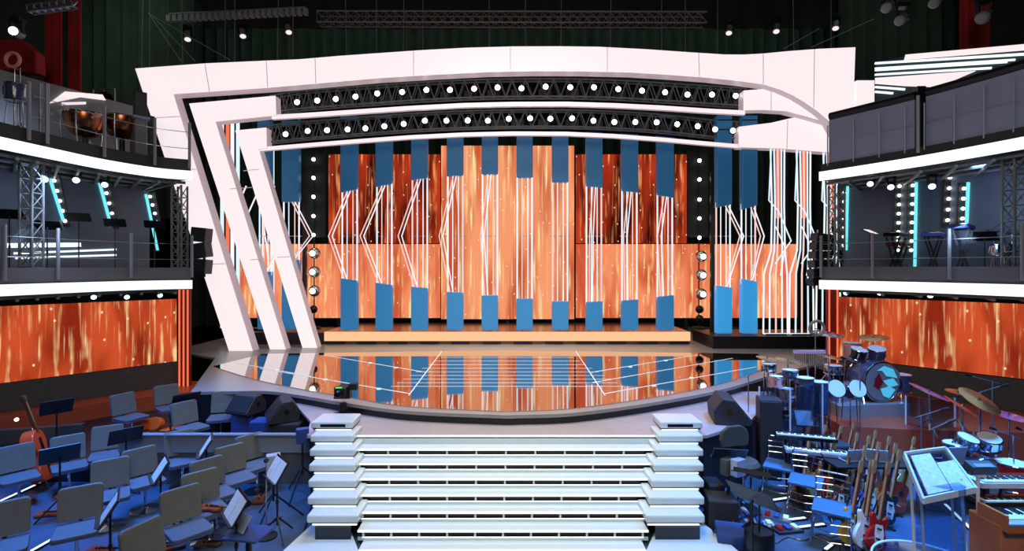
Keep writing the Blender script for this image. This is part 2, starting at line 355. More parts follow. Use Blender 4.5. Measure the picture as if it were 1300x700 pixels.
# ---------------------------------------------------------------- step with glowing front, blue columns
a, b = P(412, 433, 14.0), P(876, 421, 14.0)
pl = thing('stage_step', 'long low step with a glowing peach front below the blue columns', 'step', ((a.x+b.x)/2, 14.0, 1.0))
W = b.x-a.x
MB().box((0, 1.15, .17), (W, 2.28, .345)).build('platform', 'step_floor', pl)
MB().box((0, -.01, .22), (W, .03, .25)).build('light_strip', 'peach_strip', pl)
for i in range(12): MB().box((-W/2+.3+i*(W-.6)/11, -.012, .045), (.5, .025, .07)).build('vent_grille', 'stage_lip', pl)
def column(i, cx, upb, lot, apex, cd=14.2, w=20.5, base=419, top=148, tilt=0, m='blue_box', mu='blue_box_dim', label=None):
    c = P(cx, base, cd); k = cd/F
    t = thing('light_column', label, 'column', c, 0, 'blue light columns across the stage')
    wz = w*k
    def Z(py): return H-(py-340)*k-c.z
    def X(px): return (px-cx)*k
    def blk(name, za, zb, sl, mm, slant_top):
        hw = wz/2
        if slant_top: pts = [(-hw, 0, za), (hw, 0, za), (hw, 0, zb-sl), (-hw, 0, zb+sl)]
        else: pts = [(-hw, 0, za+sl), (hw, 0, za-sl), (hw, 0, zb), (-hw, 0, zb)]
        MB().prism([Vector(q) for q in pts], (0, -.11, 0), (0, .11, 0)).build(name, mm, t, bevel=.015)
    blk('lower_box', 0, Z(lot), tilt*k*.5, m, True)
    blk('upper_box', Z(upb), Z(top), -tilt*k*.7, mu, False)
    # dark plates and rods of the truss end of the upper box
    for o_ in (6, 18): MB().box((0, -.118, Z(top+o_)), (wz, .01, .026)).build('clamp', 'matt_black', t)
    zl, zu, zm = Z(lot), Z(upb), Z(300)
    for j, f in enumerate((-.46, -.16, .2, .46)):
        mm = ('tube_white', 'tube_cool', 'tube_rose', 'tube_white')[(j+i) % 4]
        x = f*wz
        MB().cyl((x, 0, zl-.1), (x, 0, zu+.1), .022 if j in (0, 3) else .014, n=8).build('neon_tube', mm, t)
    s = X(cx+apex)
    for e in (0, .1):
        if abs(apex) > 3:
            sg = -1 if apex < 0 else 1
            xs = sg*wz*.1+e*.8
            MB().tube([(xs, -.06, zu), (s+e, -.06, zm), (sg*-.0+(-.32+e*2 if apex < 0 else .1+e)*wz, -.06, zl)], .016, 6).build('neon_tube', 'tube_white' if e else 'tube_rose', t)
    MB().bar((-wz*.6, .03, zm), (wz*.6, .03, zm), .012, .02).build('cross_rod', 'steel', t)
    return t
ords = ['first', 'second', 'third', 'fourth', 'fifth', 'sixth', 'seventh', 'eighth', 'ninth', 'tenth']
cols = [(444, 243, 355, -26, -3), (488, 236, 360.5, -30, -3), (533, 228, 365, -27, -2), (578, 224, 371, -20, -1), (622, 222, 375, -12, 0), (666, 226, 379, 2, 0), (711, 232, 382.5, 0, 0), (754, 238, 383, -6, 1), (799, 244, 381, -8, 1.5), (844, 250, 376, -10, 2.5)]
for i, (cx, u, l, ap, tl) in enumerate(cols):
    column(i, cx, u, l, ap, tilt=-tl, label='blue light column with neon tubes, %s from the left on the step' % ords[i])
# columns beside the step
pn = struct(MB().box((7.05, 14.0, 1.16), (3.7, 1.5, .32)).build('side_plinth_right', 'stage_lip'))
pn2 = struct(MB().box((-6.1, 14.6, 1.16), (2.4, 1.2, .32)).build('side_plinth_left', 'stage_lip'))
column(2, 918, 262, 364, 20, cd=13.7, w=19, base=423, tilt=3, m='blue_box_lit', label='bright blue column just right of the bulb string and step end')
column(3, 950, 264, 356, 14, cd=13.7, w=19, base=423, tilt=4, m='blue_box_lit', label='outermost bright blue column next to the all-neon columns')
column(4, 370, 257, 330, 24, cd=14.3, w=21, base=418, tilt=0, label='blue column half hidden behind the innermost slanted leg')
column(5, 337, 250, 345, 24, cd=14.3, w=16, base=418, tilt=0, label='blue column seen in the gap between the two inner slanted legs')
def neon(cx, label, dx=0):
    cd = 13.5; c = P(cx, 427, cd); k = cd/F
    t = thing('neon_column', label, 'column', c, 0, None)
    def V(px, py, o=0): return Vector(((px)*k, o, H-(py-340)*k-c.z))
    MB().box((0, .1, .03), (.55, .25, .06)).build('base', 'stage_lip', t)
    for j, x in enumerate((-16, -8, 0, 8, 15)):
        if j == 3: MB().box(V(2+2, 195)+Vector((0, .06, -.6)), (.1, .03, 2.2)).build('orange_strip', 'red_bar', t)
        m = ('tube_white', 'tube_cool', 'tube_rose', 'tube_cool', 'tube_white')[j]
        pts = [V(x, 424), V(x*.95, 348), V(x*.5+(4 if j > 2 else 2), 318), V(x*.5+3, 262), V(x*.6+2, 158)]
        MB().tube(pts, .02, 6).build('neon_tube', m, t)
    MB().tube([V(-2, 335, -.05), V(18, 306, -.05), V(2, 268, -.05), V(-10, 255, -.05), V(-6, 165, -.05)], .017, 6).build('neon_tube', 'tube_cool', t)
    MB().tube([V(4, 350, -.07), V(10, 315, -.07), V(-2, 288, -.07)], .014, 6).build('neon_tube', 'tube_white', t)
    MB().bar(V(-16, 424, 0), V(15, 424, 0), .03, .03).build('neon_tube', 'tube_cool', t)
    return t
neon(985, 'all-neon column of white tubes next to the bright blue columns')
neon(1018, 'all-neon column of white tubes between its twin and the balcony')
neon(1052, 'neon column half hidden behind the end of the right balcony')
for (x, lab) in ((300, 'tall white and orange neon bars behind the gap of the two outer legs'),):
    c = P(x, 418, 14.6); t = thing('neon_column', lab, 'column', (c.x, 14.6, 1.32)); k = 14.6/F
    for j, (xa, m) in enumerate(((-18, 'tube_cool'), (-11, 'red_bar'), (-5, 'tube_white'), (2, 'tube_cool'), (34, 'tube_white'), (46, 'tube_cool'))):
        MB().box((xa*k, 0, 3.1), (.09 if j != 4 else .05, .03, 6.2 if j < 4 else 4.4)).build('neon_tube', m, t)
    for j in range(3):
        MB().tube([((10+j*16)*k, -.06, 2.0), ((-2+j*18)*k, -.06, 3.3), ((14+j*18)*k, -.06, 4.1)], .02, 6).build('neon_tube', 'tube_white', t)
    MB().box((.3, 0, .03), (1.5, .2, .06)).build('base', 'stage_lip', t)
# ---------------------------------------------------------------- glossy white stairs down into the pit
st = thing('staircase', 'wide glossy white staircase with glowing step edges running down from the walkway', 'stairs', (0, 6.87, 0))
def lerp(a, b, t): return a+(b-a)*t
for k in range(1, 9):
    D = -.19*(k-1); zt = .85-.115*(k-1); t = (k-1)/7
    xl, xr = lerp(-2.13, -1.66, t), lerp(1.98, 1.45, t); xc, w = (xl+xr)/2, xr-xl
    if k > 1:
        MB().box((xc, D+.10, zt-.0125), (w, .2, .025)).build('tread', 'stair_white', st)
    MB().box((xc, D-.002, zt-.011), (w, .008, .022)).build('step_edge', 'stair_edge', st)
    if k == 1:
        MB().box((xc, D+.01, zt-.07), (w, .02, .095)).build('riser', 'stair_white', st); continue
    MB().box((xc, D+.06, zt-.06), (w-.1, .02, .06)).build('riser_gap', 'stair_gap', st)
    MB().box((xc, D+.004, zt-.082), (w-.1, .012, .008)).build('riser_edge', 'stair_edge', st)
    rg = MB().box((xc, D+.012, zt-.1), (w, .024, .03)).build('riser', 'stair_white', st)
    for j in range(11): MB().box((xl+.06+(w-.12)*j/10, D+.02, zt-.05), (.022, .03, .065)).build('bracket', 'stair_white', rg)
for sg in (-1, 1):
    for k in range(1, 8):
        D = -.19*(k-1); t = (k-1)/6
        if sg < 0: x0, x1 = lerp(-2.70, -2.30, t), lerp(-2.14, -1.72, t)
        else: x0, x1 = lerp(1.99, 1.5, t), lerp(2.56, 2.16, t)
        zt = 1.03-.117*(k-1); xc, w = (x0+x1)/2, x1-x0
        MB().box((xc, D+.2, zt-.045), (w, .42, .09)).build('cheek_block', 'stair_white', st, bevel=.02)
        MB().box((xc, D+.22, zt-.1), (w-.04, .38, .03)).build('cheek_gap', 'stair_gap', st)
        MB().box((xc-sg*.02, D+.016, zt-.113), (w-.08, .02, .01)).build('cheek_edge', 'stair_edge', st)
        if k == 1:
            MB().box((xc-.02*sg, D-.012, zt-.05), (w*.6, .006, .04)).build('dark_display', 'black_gloss', st)
    x0, x1 = (-2.68, -2.2) if sg < 0 else (2.05, 2.54)
    MB().prism([Vector(p) for p in ((-2.6 if sg < 0 else 2.1, .3, 0), (-2.2 if sg < 0 else 2.45, .3, 0), (-1.8 if sg < 0 else 2.1, -1.15, 0), (-2.2 if sg < 0 else 1.6, -1.15, 0))], (0, 0, 0), (0, 0, .2)).build('cheek_core', 'stair_gap', st)
    land = [G(394, 668, .06), G(358, 701, .06), G(290, 765, .06), G(440, 765, .06), G(457, 705, .06), G(440, 660, .06)] if sg < 0 else [G(892, 664, .06), G(926, 690, .06), G(1010, 765, .06), G(835, 765, .06), G(818, 705, .06), G(838, 660, .06)]
    MB().prism([p-Vector((0, 6.87, .06)) for p in land], (0, 0, 0), (0, 0, .06)).build('landing', 'stair_white', st)

# ---------------------------------------------------------------- balconies
LF = smooth_path([(-8.8, 6.2, 0), (-8.55, 7.6, 0), (-8.42, 8.45, 0), (-8.3, 9.26, 0), (-8.12, 10.2, 0), (-7.69, 11.04, 0), (-7.14, 11.4, 0)], 5)
RF = smooth_path([(8.85, 6.2, 0), (8.62, 7.4, 0), (8.42, 8.42, 0), (7.84, 9.94, 0), (6.93, 11.52, 0)], 6)
def on_curve(C, px):
    s = (px-650)/F
    for a, b in zip(C, C[1:]):
        fa, fb = a.x-s*a.y, b.x-s*b.y
        if fa*fb <= 0: return a.lerp(b, fa/(fa-fb))
    return C[0].copy() if abs(C[0].x-s*C[0].y) < abs(C[-1].x-s*C[-1].y) else C[-1].copy()
def curve_dir(C, p):
    i = min(range(len(C)-1), key=lambda i: ((C[i]+C[i+1])/2-p).length)
    return (C[i+1]-C[i]).normalized()
def deck(C, sg, off, zt, th, name, toe_h, toe_m, strip_h):
    back = [p+Vector(off) for p in C]
    d = struct(MB().strip(C, back, (0, 0, zt-th), (0, 0, zt)).build(name, 'deck_dark'))
    inn = [p+Vector((-sg*.035, -.02, 0)) for p in C]
    MB().strip(C, inn, (0, 0, zt-.02-strip_h), (0, 0, zt-.02)).build('light_strip', 'strip_white', d)
    i2 = [p+Vector((sg*.03, .02, 0)) for p in C]; i3 = [p+Vector((sg*.09, .06, 0)) for p in C]
    MB().strip(i2, i3, (0, 0, zt), (0, 0, zt+toe_h)).build('toe_board', toe_m, d)
    for k in range(0, len(C)-1, 2):
        MB().cyl(C[k]+Vector((sg*.1, 0, zt-th-.1)), back[min(k+3, len(C)-1)]+Vector((0, 0, zt-th-.1)), .03, n=6).build('ceiling_pipe', 'truss', d)
    for f in (.12, .4, .7):
        MB().tube([p+Vector(off)*f+Vector((0, 0, zt-th-.06)) for p in C], .035, 6).build('ceiling_pipe', 'truss', d)
    return d
OL, OR = (-1.75, 1.05, 0), (1.75, 1.15, 0)
deck(LF, -1, OL, 2.84, .2, 'balcony_deck_lower_left', .26, 'toe', .19)
deck(LF, -1, OL, 5.27, .2, 'balcony_deck_upper_left', .24, 'deck_dark', .2)
deck(RF, 1, OR, 2.84, .2, 'balcony_deck_lower_right', .28, 'toe', .2)
deck(RF, 1, OR, 5.27, .2, 'balcony_deck_upper_right', .16, 'deck_dark', .2)
LA, LB = (-10.75, 7.6), (-8.84, 12.45)
RA, RB = (10.9, 7.6), (8.3, 12.75)
def upright(A, B, z0, z1, name, m):
    return struct(MB().bar((A[0], A[1], (z0+z1)/2), (B[0], B[1], (z0+z1)/2), .08, z1-z0).build(name, m))
upright(LA, LB, 2.84, 5.07, 'wall_balcony_left', 'room_wall'); upright(RA, RB, 2.84, 5.07, 'wall_balcony_right', 'room_wall')
# light bars with bulbs on the balcony walls
def toward(A, B, sg, p, o=.08):
    d = Vector((B[0]-A[0], B[1]-A[1], 0)).normalized(); n = Vector((-d.y, d.x, 0))
    if n.y > 0: n = -n
    return p+n*o
def light_bar(A, B, a, b, bulbs, label, cyan=True):
    pa, pb = toward(A, B, 0, PW(*a, A, B), .09), toward(A, B, 0, PW(*b, A, B), .09)
    t = thing('light_bar', label, 'light', pa)
    if cyan: MB().bar((0, 0, 0), pb-pa, .05, .03, up=(0, 1, 0)).build('cyan_tube', 'cyan_bar', t)
    q = [toward(A, B, 0, PW(x, y, A, B), .1)-pa for x, y in bulbs]
    MB().bar(q[0]+Vector((0, .04, .12)), q[-1]+Vector((0, .04, -.12)), .16, .03, up=(0, 1, 0)).build('backing', 'deck_dark', t)
    for p in q: MB().ball(p, .035, 8).build('bulb', 'bulb', t)
    return t
def ln(a, b, n): return [(a[0]+(b[0]-a[0])*i/(n-1), a[1]+(b[1]-a[1])*i/(n-1)) for i in range(n)]
light_bar(LA, LB, (60, 227), (77, 280), ln((65, 230), (79, 281), 5), 'slanted cyan light bar with bulbs nearest the truss tower in the lower left balcony')
light_bar(LA, LB, (123, 232), (138, 288), ln((128, 233), (142, 284), 5), 'slanted cyan light bar with bulbs, middle one of three in the lower left balcony')
light_bar(LA, LB, (182, 247), (197, 318), ln((187, 250), (196, 282), 4), 'slanted cyan light bar with bulbs closest to the white arch leg')
light_bar(RA, RB, (1079, 232), (1077, 318), ln((1075, 234), (1074, 312), 8), 'upright cyan light bar with bulbs nearest the neon columns in the right balcony')
light_bar(RA, RB, (1166, 232), (1164, 346), ln((1162, 236), (1160, 318), 8), 'upright cyan light bar with bulbs in the middle of the right balcony wall')
light_bar(RA, RB, (1145, 232), (1143, 318), ln((1145, 237), (1143, 318), 8), 'row of bulbs without a cyan tube left of the middle light bar', cyan=False)
light_bar(RA, RB, (1232, 232), (1230, 283), ln((1227, 240), (1225, 278), 4), 'short cyan light bar with bulbs farthest from the neon columns')
light_bar(RA, RB, (1209, 224), (1207, 283), ln((1209, 226), (1206, 280), 5), 'row of bulbs without a cyan tube beside the short cyan light bar', cyan=False)
# glowing white slats low on the left balcony wall
for (x0, y0, x1, y1, w, lab) in ((5, 312, 100, 311, .09, 'uppermost thick white light slat low on the left balcony wall'), (15, 322, 145, 317, .04, 'middle thin white light slat low on the left balcony wall'), (17, 328, 145, 324, .04, 'lowest thin white light slat low on the left balcony wall')):
    a, b = toward(LA, LB, 0, PW(x0, y0, LA, LB), .07), toward(LA, LB, 0, PW(x1, y1, LA, LB), .07)
    tag(MB().bar((0, 0, 0), b-a, .02, w).build('wall_light', 'strip_white', loc=a), lab, 'wall light', 'white slats on the balcony wall')

def railing(C, sg, posts, zt, h, label, toe_h, thick=.03, glass=True, wires=(.45, .8)):
    ps = [on_curve(C, x) for x in posts]
    t = thing('balcony_railing', label, 'railing', (ps[0].x, ps[0].y, zt)); o = Vector((ps[0].x, ps[0].y, 0))
    for p in ps: MB().cyl(p-o+Vector((-sg*.01, 0, .04)), p-o+Vector((-sg*.01, 0, h)), thick, n=10).build('post', 'post', t)
    i0 = min(range(len(C)), key=lambda i: (C[i]-ps[0]).length); i1 = min(range(len(C)), key=lambda i: (C[i]-ps[-1]).length)
    seg = C[min(i0, i1):max(i0, i1)+1]
    seg = [p for p in seg]
    if glass:
        A = [p-o+Vector((sg*.0, 0, 0)) for p in seg]; B = [p+Vector((sg*.012, .008, 0)) for p in A]
        MB().strip(A, B, (0, 0, toe_h), (0, 0, h-.06)).build('glass_panel', 'glass', t)
    for w in wires:
        MB().tube([p-o+Vector((0, 0, w*h)) for p in seg], .007, 5).build('wire', 'steel', t)
    return t
railing(LF, -1, (5, 73, 166, 243), 2.84, .98, 'glass railing with grey posts on the lower left balcony', .26)
railing(LF, -1, (36, 132, 196, 240), 5.27, 1.05, 'glass railing with grey posts on the upper left balcony', .24)
railing(RF, 1, (1043, 1108, 1206, 1299), 2.84, .98, 'glass railing with grey posts on the lower right balcony', .28)
p = on_curve(LF, 59); t = thing('railing_post', 'pair of tall steel tubes at the split of the upper left railing', 'post', (p.x-.1, p.y, 5.27))
MB().cyl((0, 0, 0), (0, 0, 1.12), .03).cyl((.09, .03, 0), (.09, .03, 1.12), .03).build('tube', 'post', t); MB().box((.045, .015, .02), (.2, .14, .04)).build('foot', 'deck_dark', t)
# solid parapets of the upper right balcony
def parapet(x0, x1, label):
    a, b = on_curve(RF, x0), on_curve(RF, x1)
    n = 10; pts = []
    for i in range(n+1): pts.append(on_curve(RF, x0+(x1-x0)*i/n))
    o = Vector((a.x, a.y, 0)); pts = [p-o+Vector((.06, .03, 0)) for p in pts]; bk = [p+Vector((.05, .03, 0)) for p in pts]
    t = thing('parapet', label, 'parapet', (a.x, a.y, 5.27))
    MB().strip(pts, bk, (0, 0, .16), (0, 0, 1.12)).build('panel', 'parapet', t)
    MB().tube([p+Vector((.03, 0, 1.2)) for p in pts], .09, 8).build('padded_rail', 'black_plastic', t)
    for i in range(0, n+1, 3): MB().cyl(pts[i]+Vector((-.03, 0, .1)), pts[i]+Vector((-.03, 0, 1.0)), .013, n=6).build('joint_rod', 'post', t)
    MB().tube([p+Vector((-.02, -.02, .62)) for p in pts], .004, 4).build('wire', 'steel', t)
    return t
parapet(1050, 1159, 'grey panelled parapet near the arch end on the upper right balcony')
parapet(1173, 1299, 'longer grey panelled parapet nearer the audience on the upper right balcony')
p = on_curve(RF, 1166); t = thing('rail_gate_post', 'dark gate post with a steel tube between the two grey parapets', 'post', (p.x, p.y, 5.27))
MB().box((.1, .12, .68), (.16, .16, 1.36)).build('post', 'black_plastic', t); MB().cyl((-.03, -.03, .05), (-.03, -.03, 1.15), .03).build('tube', 'post', t)
# wing walls of the upper balconies
upright((-10.7, 8.2), (-8.95, 12.5), 5.27, 6.95, 'wall_wing_left', 'wing_grey')
WA, WB = (-10.7, 8.2), (-8.95, 12.5)
for (poly, lab) in (([(60, 132), (80, 117), (128, 121), (132, 128), (100, 124)], 'white glowing wedge on the wing wall behind the kettledrums'), ([(76, 131), (107, 130), (107, 133), (76, 134)], 'thin white light line under the glowing wedge on the left wing wall')):
    q = [toward(WA, WB, 0, PW(x, y, WA, WB), .06) for x, y in poly]
    tag(MB().prism([p-q[0] for p in q], (0, 0, 0), (.02, -.02, 0)).build('light_wedge', 'arch_face', loc=q[0]), lab, 'light')
XA, XB = (11.0, 9.2), (8.95, 12.6)
q = [PW(x, y, XA, XB) for x, y in ((1112, 190), (1112, 79), (1150, 71), (1299, 55), (1340, 52), (1340, 190))]
for v in q[:1]+q[-1:]: v.z = 5.2
wr = struct(MB().prism(q, (0, 0, 0), (.05, .06, 0)).build('wall_wing_right', 'slat_wall'))
for j, (x0, y0, x1, y1, w) in enumerate(((1150, 73.5, 1310, 60, .12), (1112, 81, 1310, 69, .05), (1112, 87.5, 1290, 76.5, .04), (1112, 90, 1280, 79.5, .035), (1112, 95.5, 1260, 87, .045), (1112, 111, 1150, 114, .05), (1112, 117, 1135, 119, .05), (1179, 117, 1200, 119, .05))):
    a, b = toward(XA, XB, 0, PW(x0, y0, XA, XB), .05), toward(XA, XB, 0, PW(x1, y1, XA, XB), .05)
    lab = ('thick pale light band along the top of the right wing wall', 'uppermost thin white light line on the right wing wall', 'second thin white light line on the right wing wall, counted from its top', 'third thin white light line on the right wing wall, counted from its top', 'fourth thin white light line on the right wing wall, just above the white wedge', 'short white light line just below the wedge on the right wing wall', 'shortest white light line above the parapet near the small glowing pillar', 'short white light line behind the dark gate post')[j]
    tag(MB().bar((0, 0, 0), b-a, .02, w).build('light_line', 'arch_face' if j == 0 else 'strip_white', loc=a), lab, 'light', 'light lines on the right wing wall')
q = [toward(XA, XB, 0, PW(x, y, XA, XB), .05) for x, y in ((1112, 100), (1170, 96), (1240, 91), (1214, 102), (1212, 116), (1180, 111), (1150, 110), (1112, 107))]
tag(MB().prism([p-q[0] for p in q], (0, 0, 0), (-.02, -.03, 0)).build('light_wedge', 'arch_face', loc=q[0]), 'big white glowing wedge on the wing wall above the right parapets', 'light')

# ---------------------------------------------------------------- truss towers and bands
def truss(name, a, b, w, label, m='truss', cat='truss', n=None, group=None):
    a, b = Vector(a), Vector(b); t = thing(name, label, cat, a, 0, group); L = b-a; u = L.normalized()
    s = u.cross(Vector((0, 1, 0))) if abs(u.y) < .9 else u.cross(Vector((0, 0, 1)))
    s.normalize(); v = u.cross(s); n = n or max(3, int(L.length/(w*1.1)))
    cs = [s*(w/2)*i+v*(w/2)*j for i, j in ((-1, -1), (1, -1), (1, 1), (-1, 1))]
    ch = MB()
    for c in cs: ch.cyl(c, L+c, .022, n=8)
    ch.build('chords', m, t); lc = MB()
    for i in range(n):
        for k in range(4):
            p, q = cs[k]+L*(i/n), cs[(k+1) % 4]+L*((i+1)/n)
            lc.cyl(p, q, .011, n=5)
            lc.cyl(cs[k]+L*(i/n), cs[(k+1) % 4]+L*(i/n), .009, n=5)
    lc.build('lacing', m, t); return t
for px, C, lab, dd in ((40, LF, 'lattice truss tower inside the lower left balcony', (-.3, .3)), (228, LF, 'lattice truss tower at the arch end of the lower left balcony', (-.25, .2)), (1288, RF, 'lattice truss tower inside the lower right balcony', (.5, .4)), (1062, RF, 'lattice truss tower at the neon end of the lower right balcony', (.45, .35))):
    p = on_curve(C, px)
    p = Vector((p.x, p.y, 0)); k = 1.04
    truss('truss_tower', (p.x*k, p.y*k, 2.84), (p.x*k, p.y*k, 4.98), .22, lab)
def band(pts, d, w, label):
    q = smooth_path([P(x, y, d) for x, y in pts], 4); o = q[0]
    t = thing('light_truss', label, 'truss', o); q = [p-o for p in q]
    ch = MB(); lc = MB(); offs = [(0, -.1, w/2), (0, .1, w/2), (0, -.1, -w/2), (0, .1, -w/2)]
    for f in offs: ch.tube([p+Vector(f) for p in q], .022, 6)
    ch.build('chords', 'truss', t)
    for i in range(len(q)-1):
        for j in range(2):
            m = q[i].lerp(q[i+1], .5)
            lc.cyl(q[i]+Vector(offs[j]), m+Vector(offs[j+2]), .014, n=5); lc.cyl(m+Vector(offs[j+2]), q[i+1]+Vector(offs[j]), .014, n=5)
        lc.cyl(q[i]+Vector(offs[2]), q[i+1]+Vector(offs[3]), .012, n=5)
    lc.build('lacing', 'truss', t)
    for i in range(0, len(q)-1, 2): MB().box(q[i]+Vector((.15, .12, -w*.2)), (.34, .06, w*.5)).build('ballast_box', 'deck_dark', t)
    MB().strip([p+Vector((0, .2, w*.62)) for p in q], [p+Vector((0, .2, -w*.62)) for p in q], (0, 0, 0), (0, .01, 0)).build('black_scrim', 'scrim', t)
    return t
clear('scrim', tint=(118, 122, 120), gloss=.01, rough=.6)
b1 = [(345, 134), (380, 128.5), (430, 124.5), (480, 121), (530, 117.5), (590, 114.5), (650, 113), (720, 113), (780, 114.5), (840, 118), (900, 122), (945, 125)]
b2 = [(335, 172), (380, 167), (430, 163), (480, 159), (540, 155), (600, 152.5), (650, 151.5), (720, 151.5), (780, 153.5), (840, 157.5), (900, 164), (940, 167)]
band(b1, 13.6, .46, 'upper curved truss with spotlights between the outer and middle arch bands')
band(b2, 13.75, .44, 'lower curved truss with spotlights between the middle and inner arch bands')
def spot_proto(label, group):
    t = thing('spotlight', label, 'spotlight', (0, 0, 0), 0, group)
    R = rot('X', PI/2)
    MB().lathe([(.02, -.12), (.075, -.1), (.085, .04), (.07, .04)], n=12, R=R).build('housing', 'black_plastic', t)
    MB().lathe([(.001, .02), (.065, .022), (.07, .05), (.05, .085), (.001, .095)], n=12, R=R).build('lens', 'bulb', t)
    MB().box((0, .06, .1), (.03, .03, .12)).build('clamp', 'truss', t)
    return t
s1 = [(378, 130.5), (403.6, 128.5), (427, 126.5), (452, 123.5), (479.5, 119.5), (511, 117.7), (541.7, 115), (571.5, 115), (602, 113.5), (631.7, 112), (662, 113), (692.5, 111), (723.7, 111.7), (753.7, 111.7), (784.5, 114), (814.5, 116), (843.7, 118), (872, 121), (903, 121), (933, 122.5)]
s2 = [(363.5, 171), (391.5, 167), (416, 166), (442, 165), (464.5, 163.7), (488.5, 161), (513, 158), (539.7, 154), (567, 154), (594, 153.7), (619.5, 154), (646, 151.5), (673, 151), (698.5, 151.5), (726, 151), (753, 154), (779.5, 155.7), (806, 155.7), (833, 156), (859, 158.5), (885, 161), (907, 165), (929.5, 166.5)]
for sp, d, lab, g in ((s1, 13.42, 'round white spotlight in the upper curved row under the top arch beam', 'spotlights of the upper row'), (s2, 13.57, 'round white spotlight in the lower curved row over the blue columns', 'spotlights of the lower row')):
    pr = None
    for x, y in sp:
        q = P(x, y, d)
        if pr is None: pr = spot_proto(lab, g); pr.location = q
        else: dup(pr, q)
# upright strings of bulbs
def bulb_string(x, small, big, dark, label):
    d = 14.9; c = P(x, 418, d); t = thing('bulb_string', label, 'light', (c.x, d, 1.345))
    def Z(y): return H-(y-340)*d/F-1.345
    MB().box((0, .12, Z(300)+1.35), (.6, .05, 2.75)).build('backing', 'curtain_green', t)
    MB().cyl((0, .05, 0), (0, .05, Z(190)), .02, n=8).build('pole', 'matt_black', t); MB().lathe([(.2, 0), (.2, .02), (.03, .05)], (0, .05, 0), 14).build('foot', 'matt_black', t)
    for y in small: MB().ball((0, 0, Z(y)), .055, 10).build('bulb', 'bulb', t)
    for y in big:
        g = MB().ball((.04, -.02, Z(y)), .17, 16).build('globe_lamp', 'chrome', t, smooth=True)
        MB().lathe([(.001, -.03), (.085, -.02), (.085, .0), (.001, .005)], (.04, -.18, Z(y)), 14, rot('X', -PI/2)).build('lens', 'bulb_warm', g)
    for y in dark: MB().ball((0, 0, Z(y)), .12, 12).build('unlit_lamp', 'black_gloss', t, smooth=True)
bulb_string(398, (202.5, 226, 250, 274.5, 298.5), (322, 345.5, 369.5), (393,), 'upright string of bulbs and globe lamps left of the ten blue columns')
bulb_string(888, (204, 228, 253.5, 277.5, 302), (326, 349.5, 373.5), (393, 405), 'upright string of bulbs and globe lamps right of the ten blue columns')
for x, lab in ((905, 'thin black mast standing right of the right bulb string'), (386, 'thin black mast standing left of the left bulb string')):
    c = P(x, 430, 14.3); tag(MB().box((0, 0, 2.4), (.1, .1, 4.8)).box((0, 0, .02), (.3, .3, .04)).build('mast', 'black_plastic', loc=(c.x, 14.35, 1.0)), lab, 'mast')

# ---------------------------------------------------------------- moving lights, top rig
def moving_light(loc, label, aim=(0, -.5, -1), lens='bulb', s=1.0, group=None):
    t = thing('moving_light', label, 'stage light', loc, 0, group)
    Rm = Vector(aim).normalized().to_track_quat('Z', 'Y').to_matrix()
    MB().box((0, 0, .30*s), (.24*s, .2*s, .1*s)).build('base', 'black_plastic', t, bevel=.01)
    for e in (-1, 1): MB().box((.13*s*e, 0, .14*s), (.03*s, .08*s, .3*s)).build('yoke_arm', 'black_plastic', t)
    h = MB().lathe([(.05*s, -.16*s), (.1*s, -.12*s), (.105*s, .1*s), (.12*s, .13*s), (.1*s, .15*s)], n=14, R=Rm).build('head', 'truss', t, smooth=True)
    MB().lathe([(.001, .145*s), (.095*s, .15*s), (.08*s, .165*s), (.001, .175*s)], n=14, R=Rm).build('lens', lens, h)
    return t
for x, y, C, lab in ((57, 226, LF, 'blue white spot lamp under the upper left deck nearest the truss tower'), (97, 227, LF, 'blue white spot lamp under the upper left deck between two light bars'), (133, 233, LF, 'blue white spot lamp under the upper left deck above the middle light bar')):
    p = on_curve(C, x); k = 1.07; moving_light((p.x*k, p.y*k, H-(y-340)*p.y*k/F), lab, (.6, -.8, -.5), 'blue_lens', .62)
for x, y, C, lab in ((118, 376, LF, 'blue lamp under the lower left deck farthest from the red column'), (160, 376, LF, 'blue lamp under the lower left deck, middle one of three'), (202, 374, LF, 'blue lamp under the lower left deck closest to the red column'), (1075, 371, RF, 'blue lamp under the lower right deck closest to the neon columns'), (1118, 371, RF, 'blue lamp under the lower right deck, middle one of three'), (1182, 374, RF, 'blue lamp under the lower right deck farthest from the neon columns')):
    p = on_curve(C, x); k = 1.03; sg = 1 if x < 600 else -1; moving_light((p.x*k, p.y*k, H-(y-340)*p.y*k/F), lab, (sg*.7, -.6, -.3), 'blue_lens', .5)
for x, y, C, lab in ((1105, 232, RF, 'blue white spot lamp under the upper right deck nearest the neon end'), (1131, 236, RF, 'blue white spot lamp under the upper right deck, second from the neon end'), (1183, 235, RF, 'blue white spot lamp under the upper right deck beside the middle light bar')):
    p = on_curve(C, x); k = 1.06; moving_light((p.x*k, p.y*k, H-(y-340)*p.y*k/F), lab, (-.6, -.8, -.5), 'blue_lens', .62)
for x, y, lab in ((238, 46, 'white moving light hanging above the top left corner of the arch'), (308, 42, 'white moving light hanging above the arch, second from its top left corner'), (366, 37, 'white moving light hanging beside the end of the long truss, above the arch'), (926, 38, 'white moving light hanging just past the right end of the long truss'), (986, 36, 'white moving light hanging over the right part of the arch'), (1061, 32, 'white moving light hanging above the top right corner of the arch')):
    moving_light(P(x, y, 13.6), lab, (.3 if x < 600 else -.3, -.4, -1), 'arch_face', .8)
truss('lighting_truss', P(405, 24, 14.3), P(895, 25, 14.3), .3, 'long straight truss of small fixtures hanging over the middle of the arch', n=40)
bar = thing('fixture_bar', 'slanted bar of small pale fixtures above the left half of the arch', 'light bar', P(215, 24, 13.4))
q = P(388, 15, 13.4)-P(215, 24, 13.4)
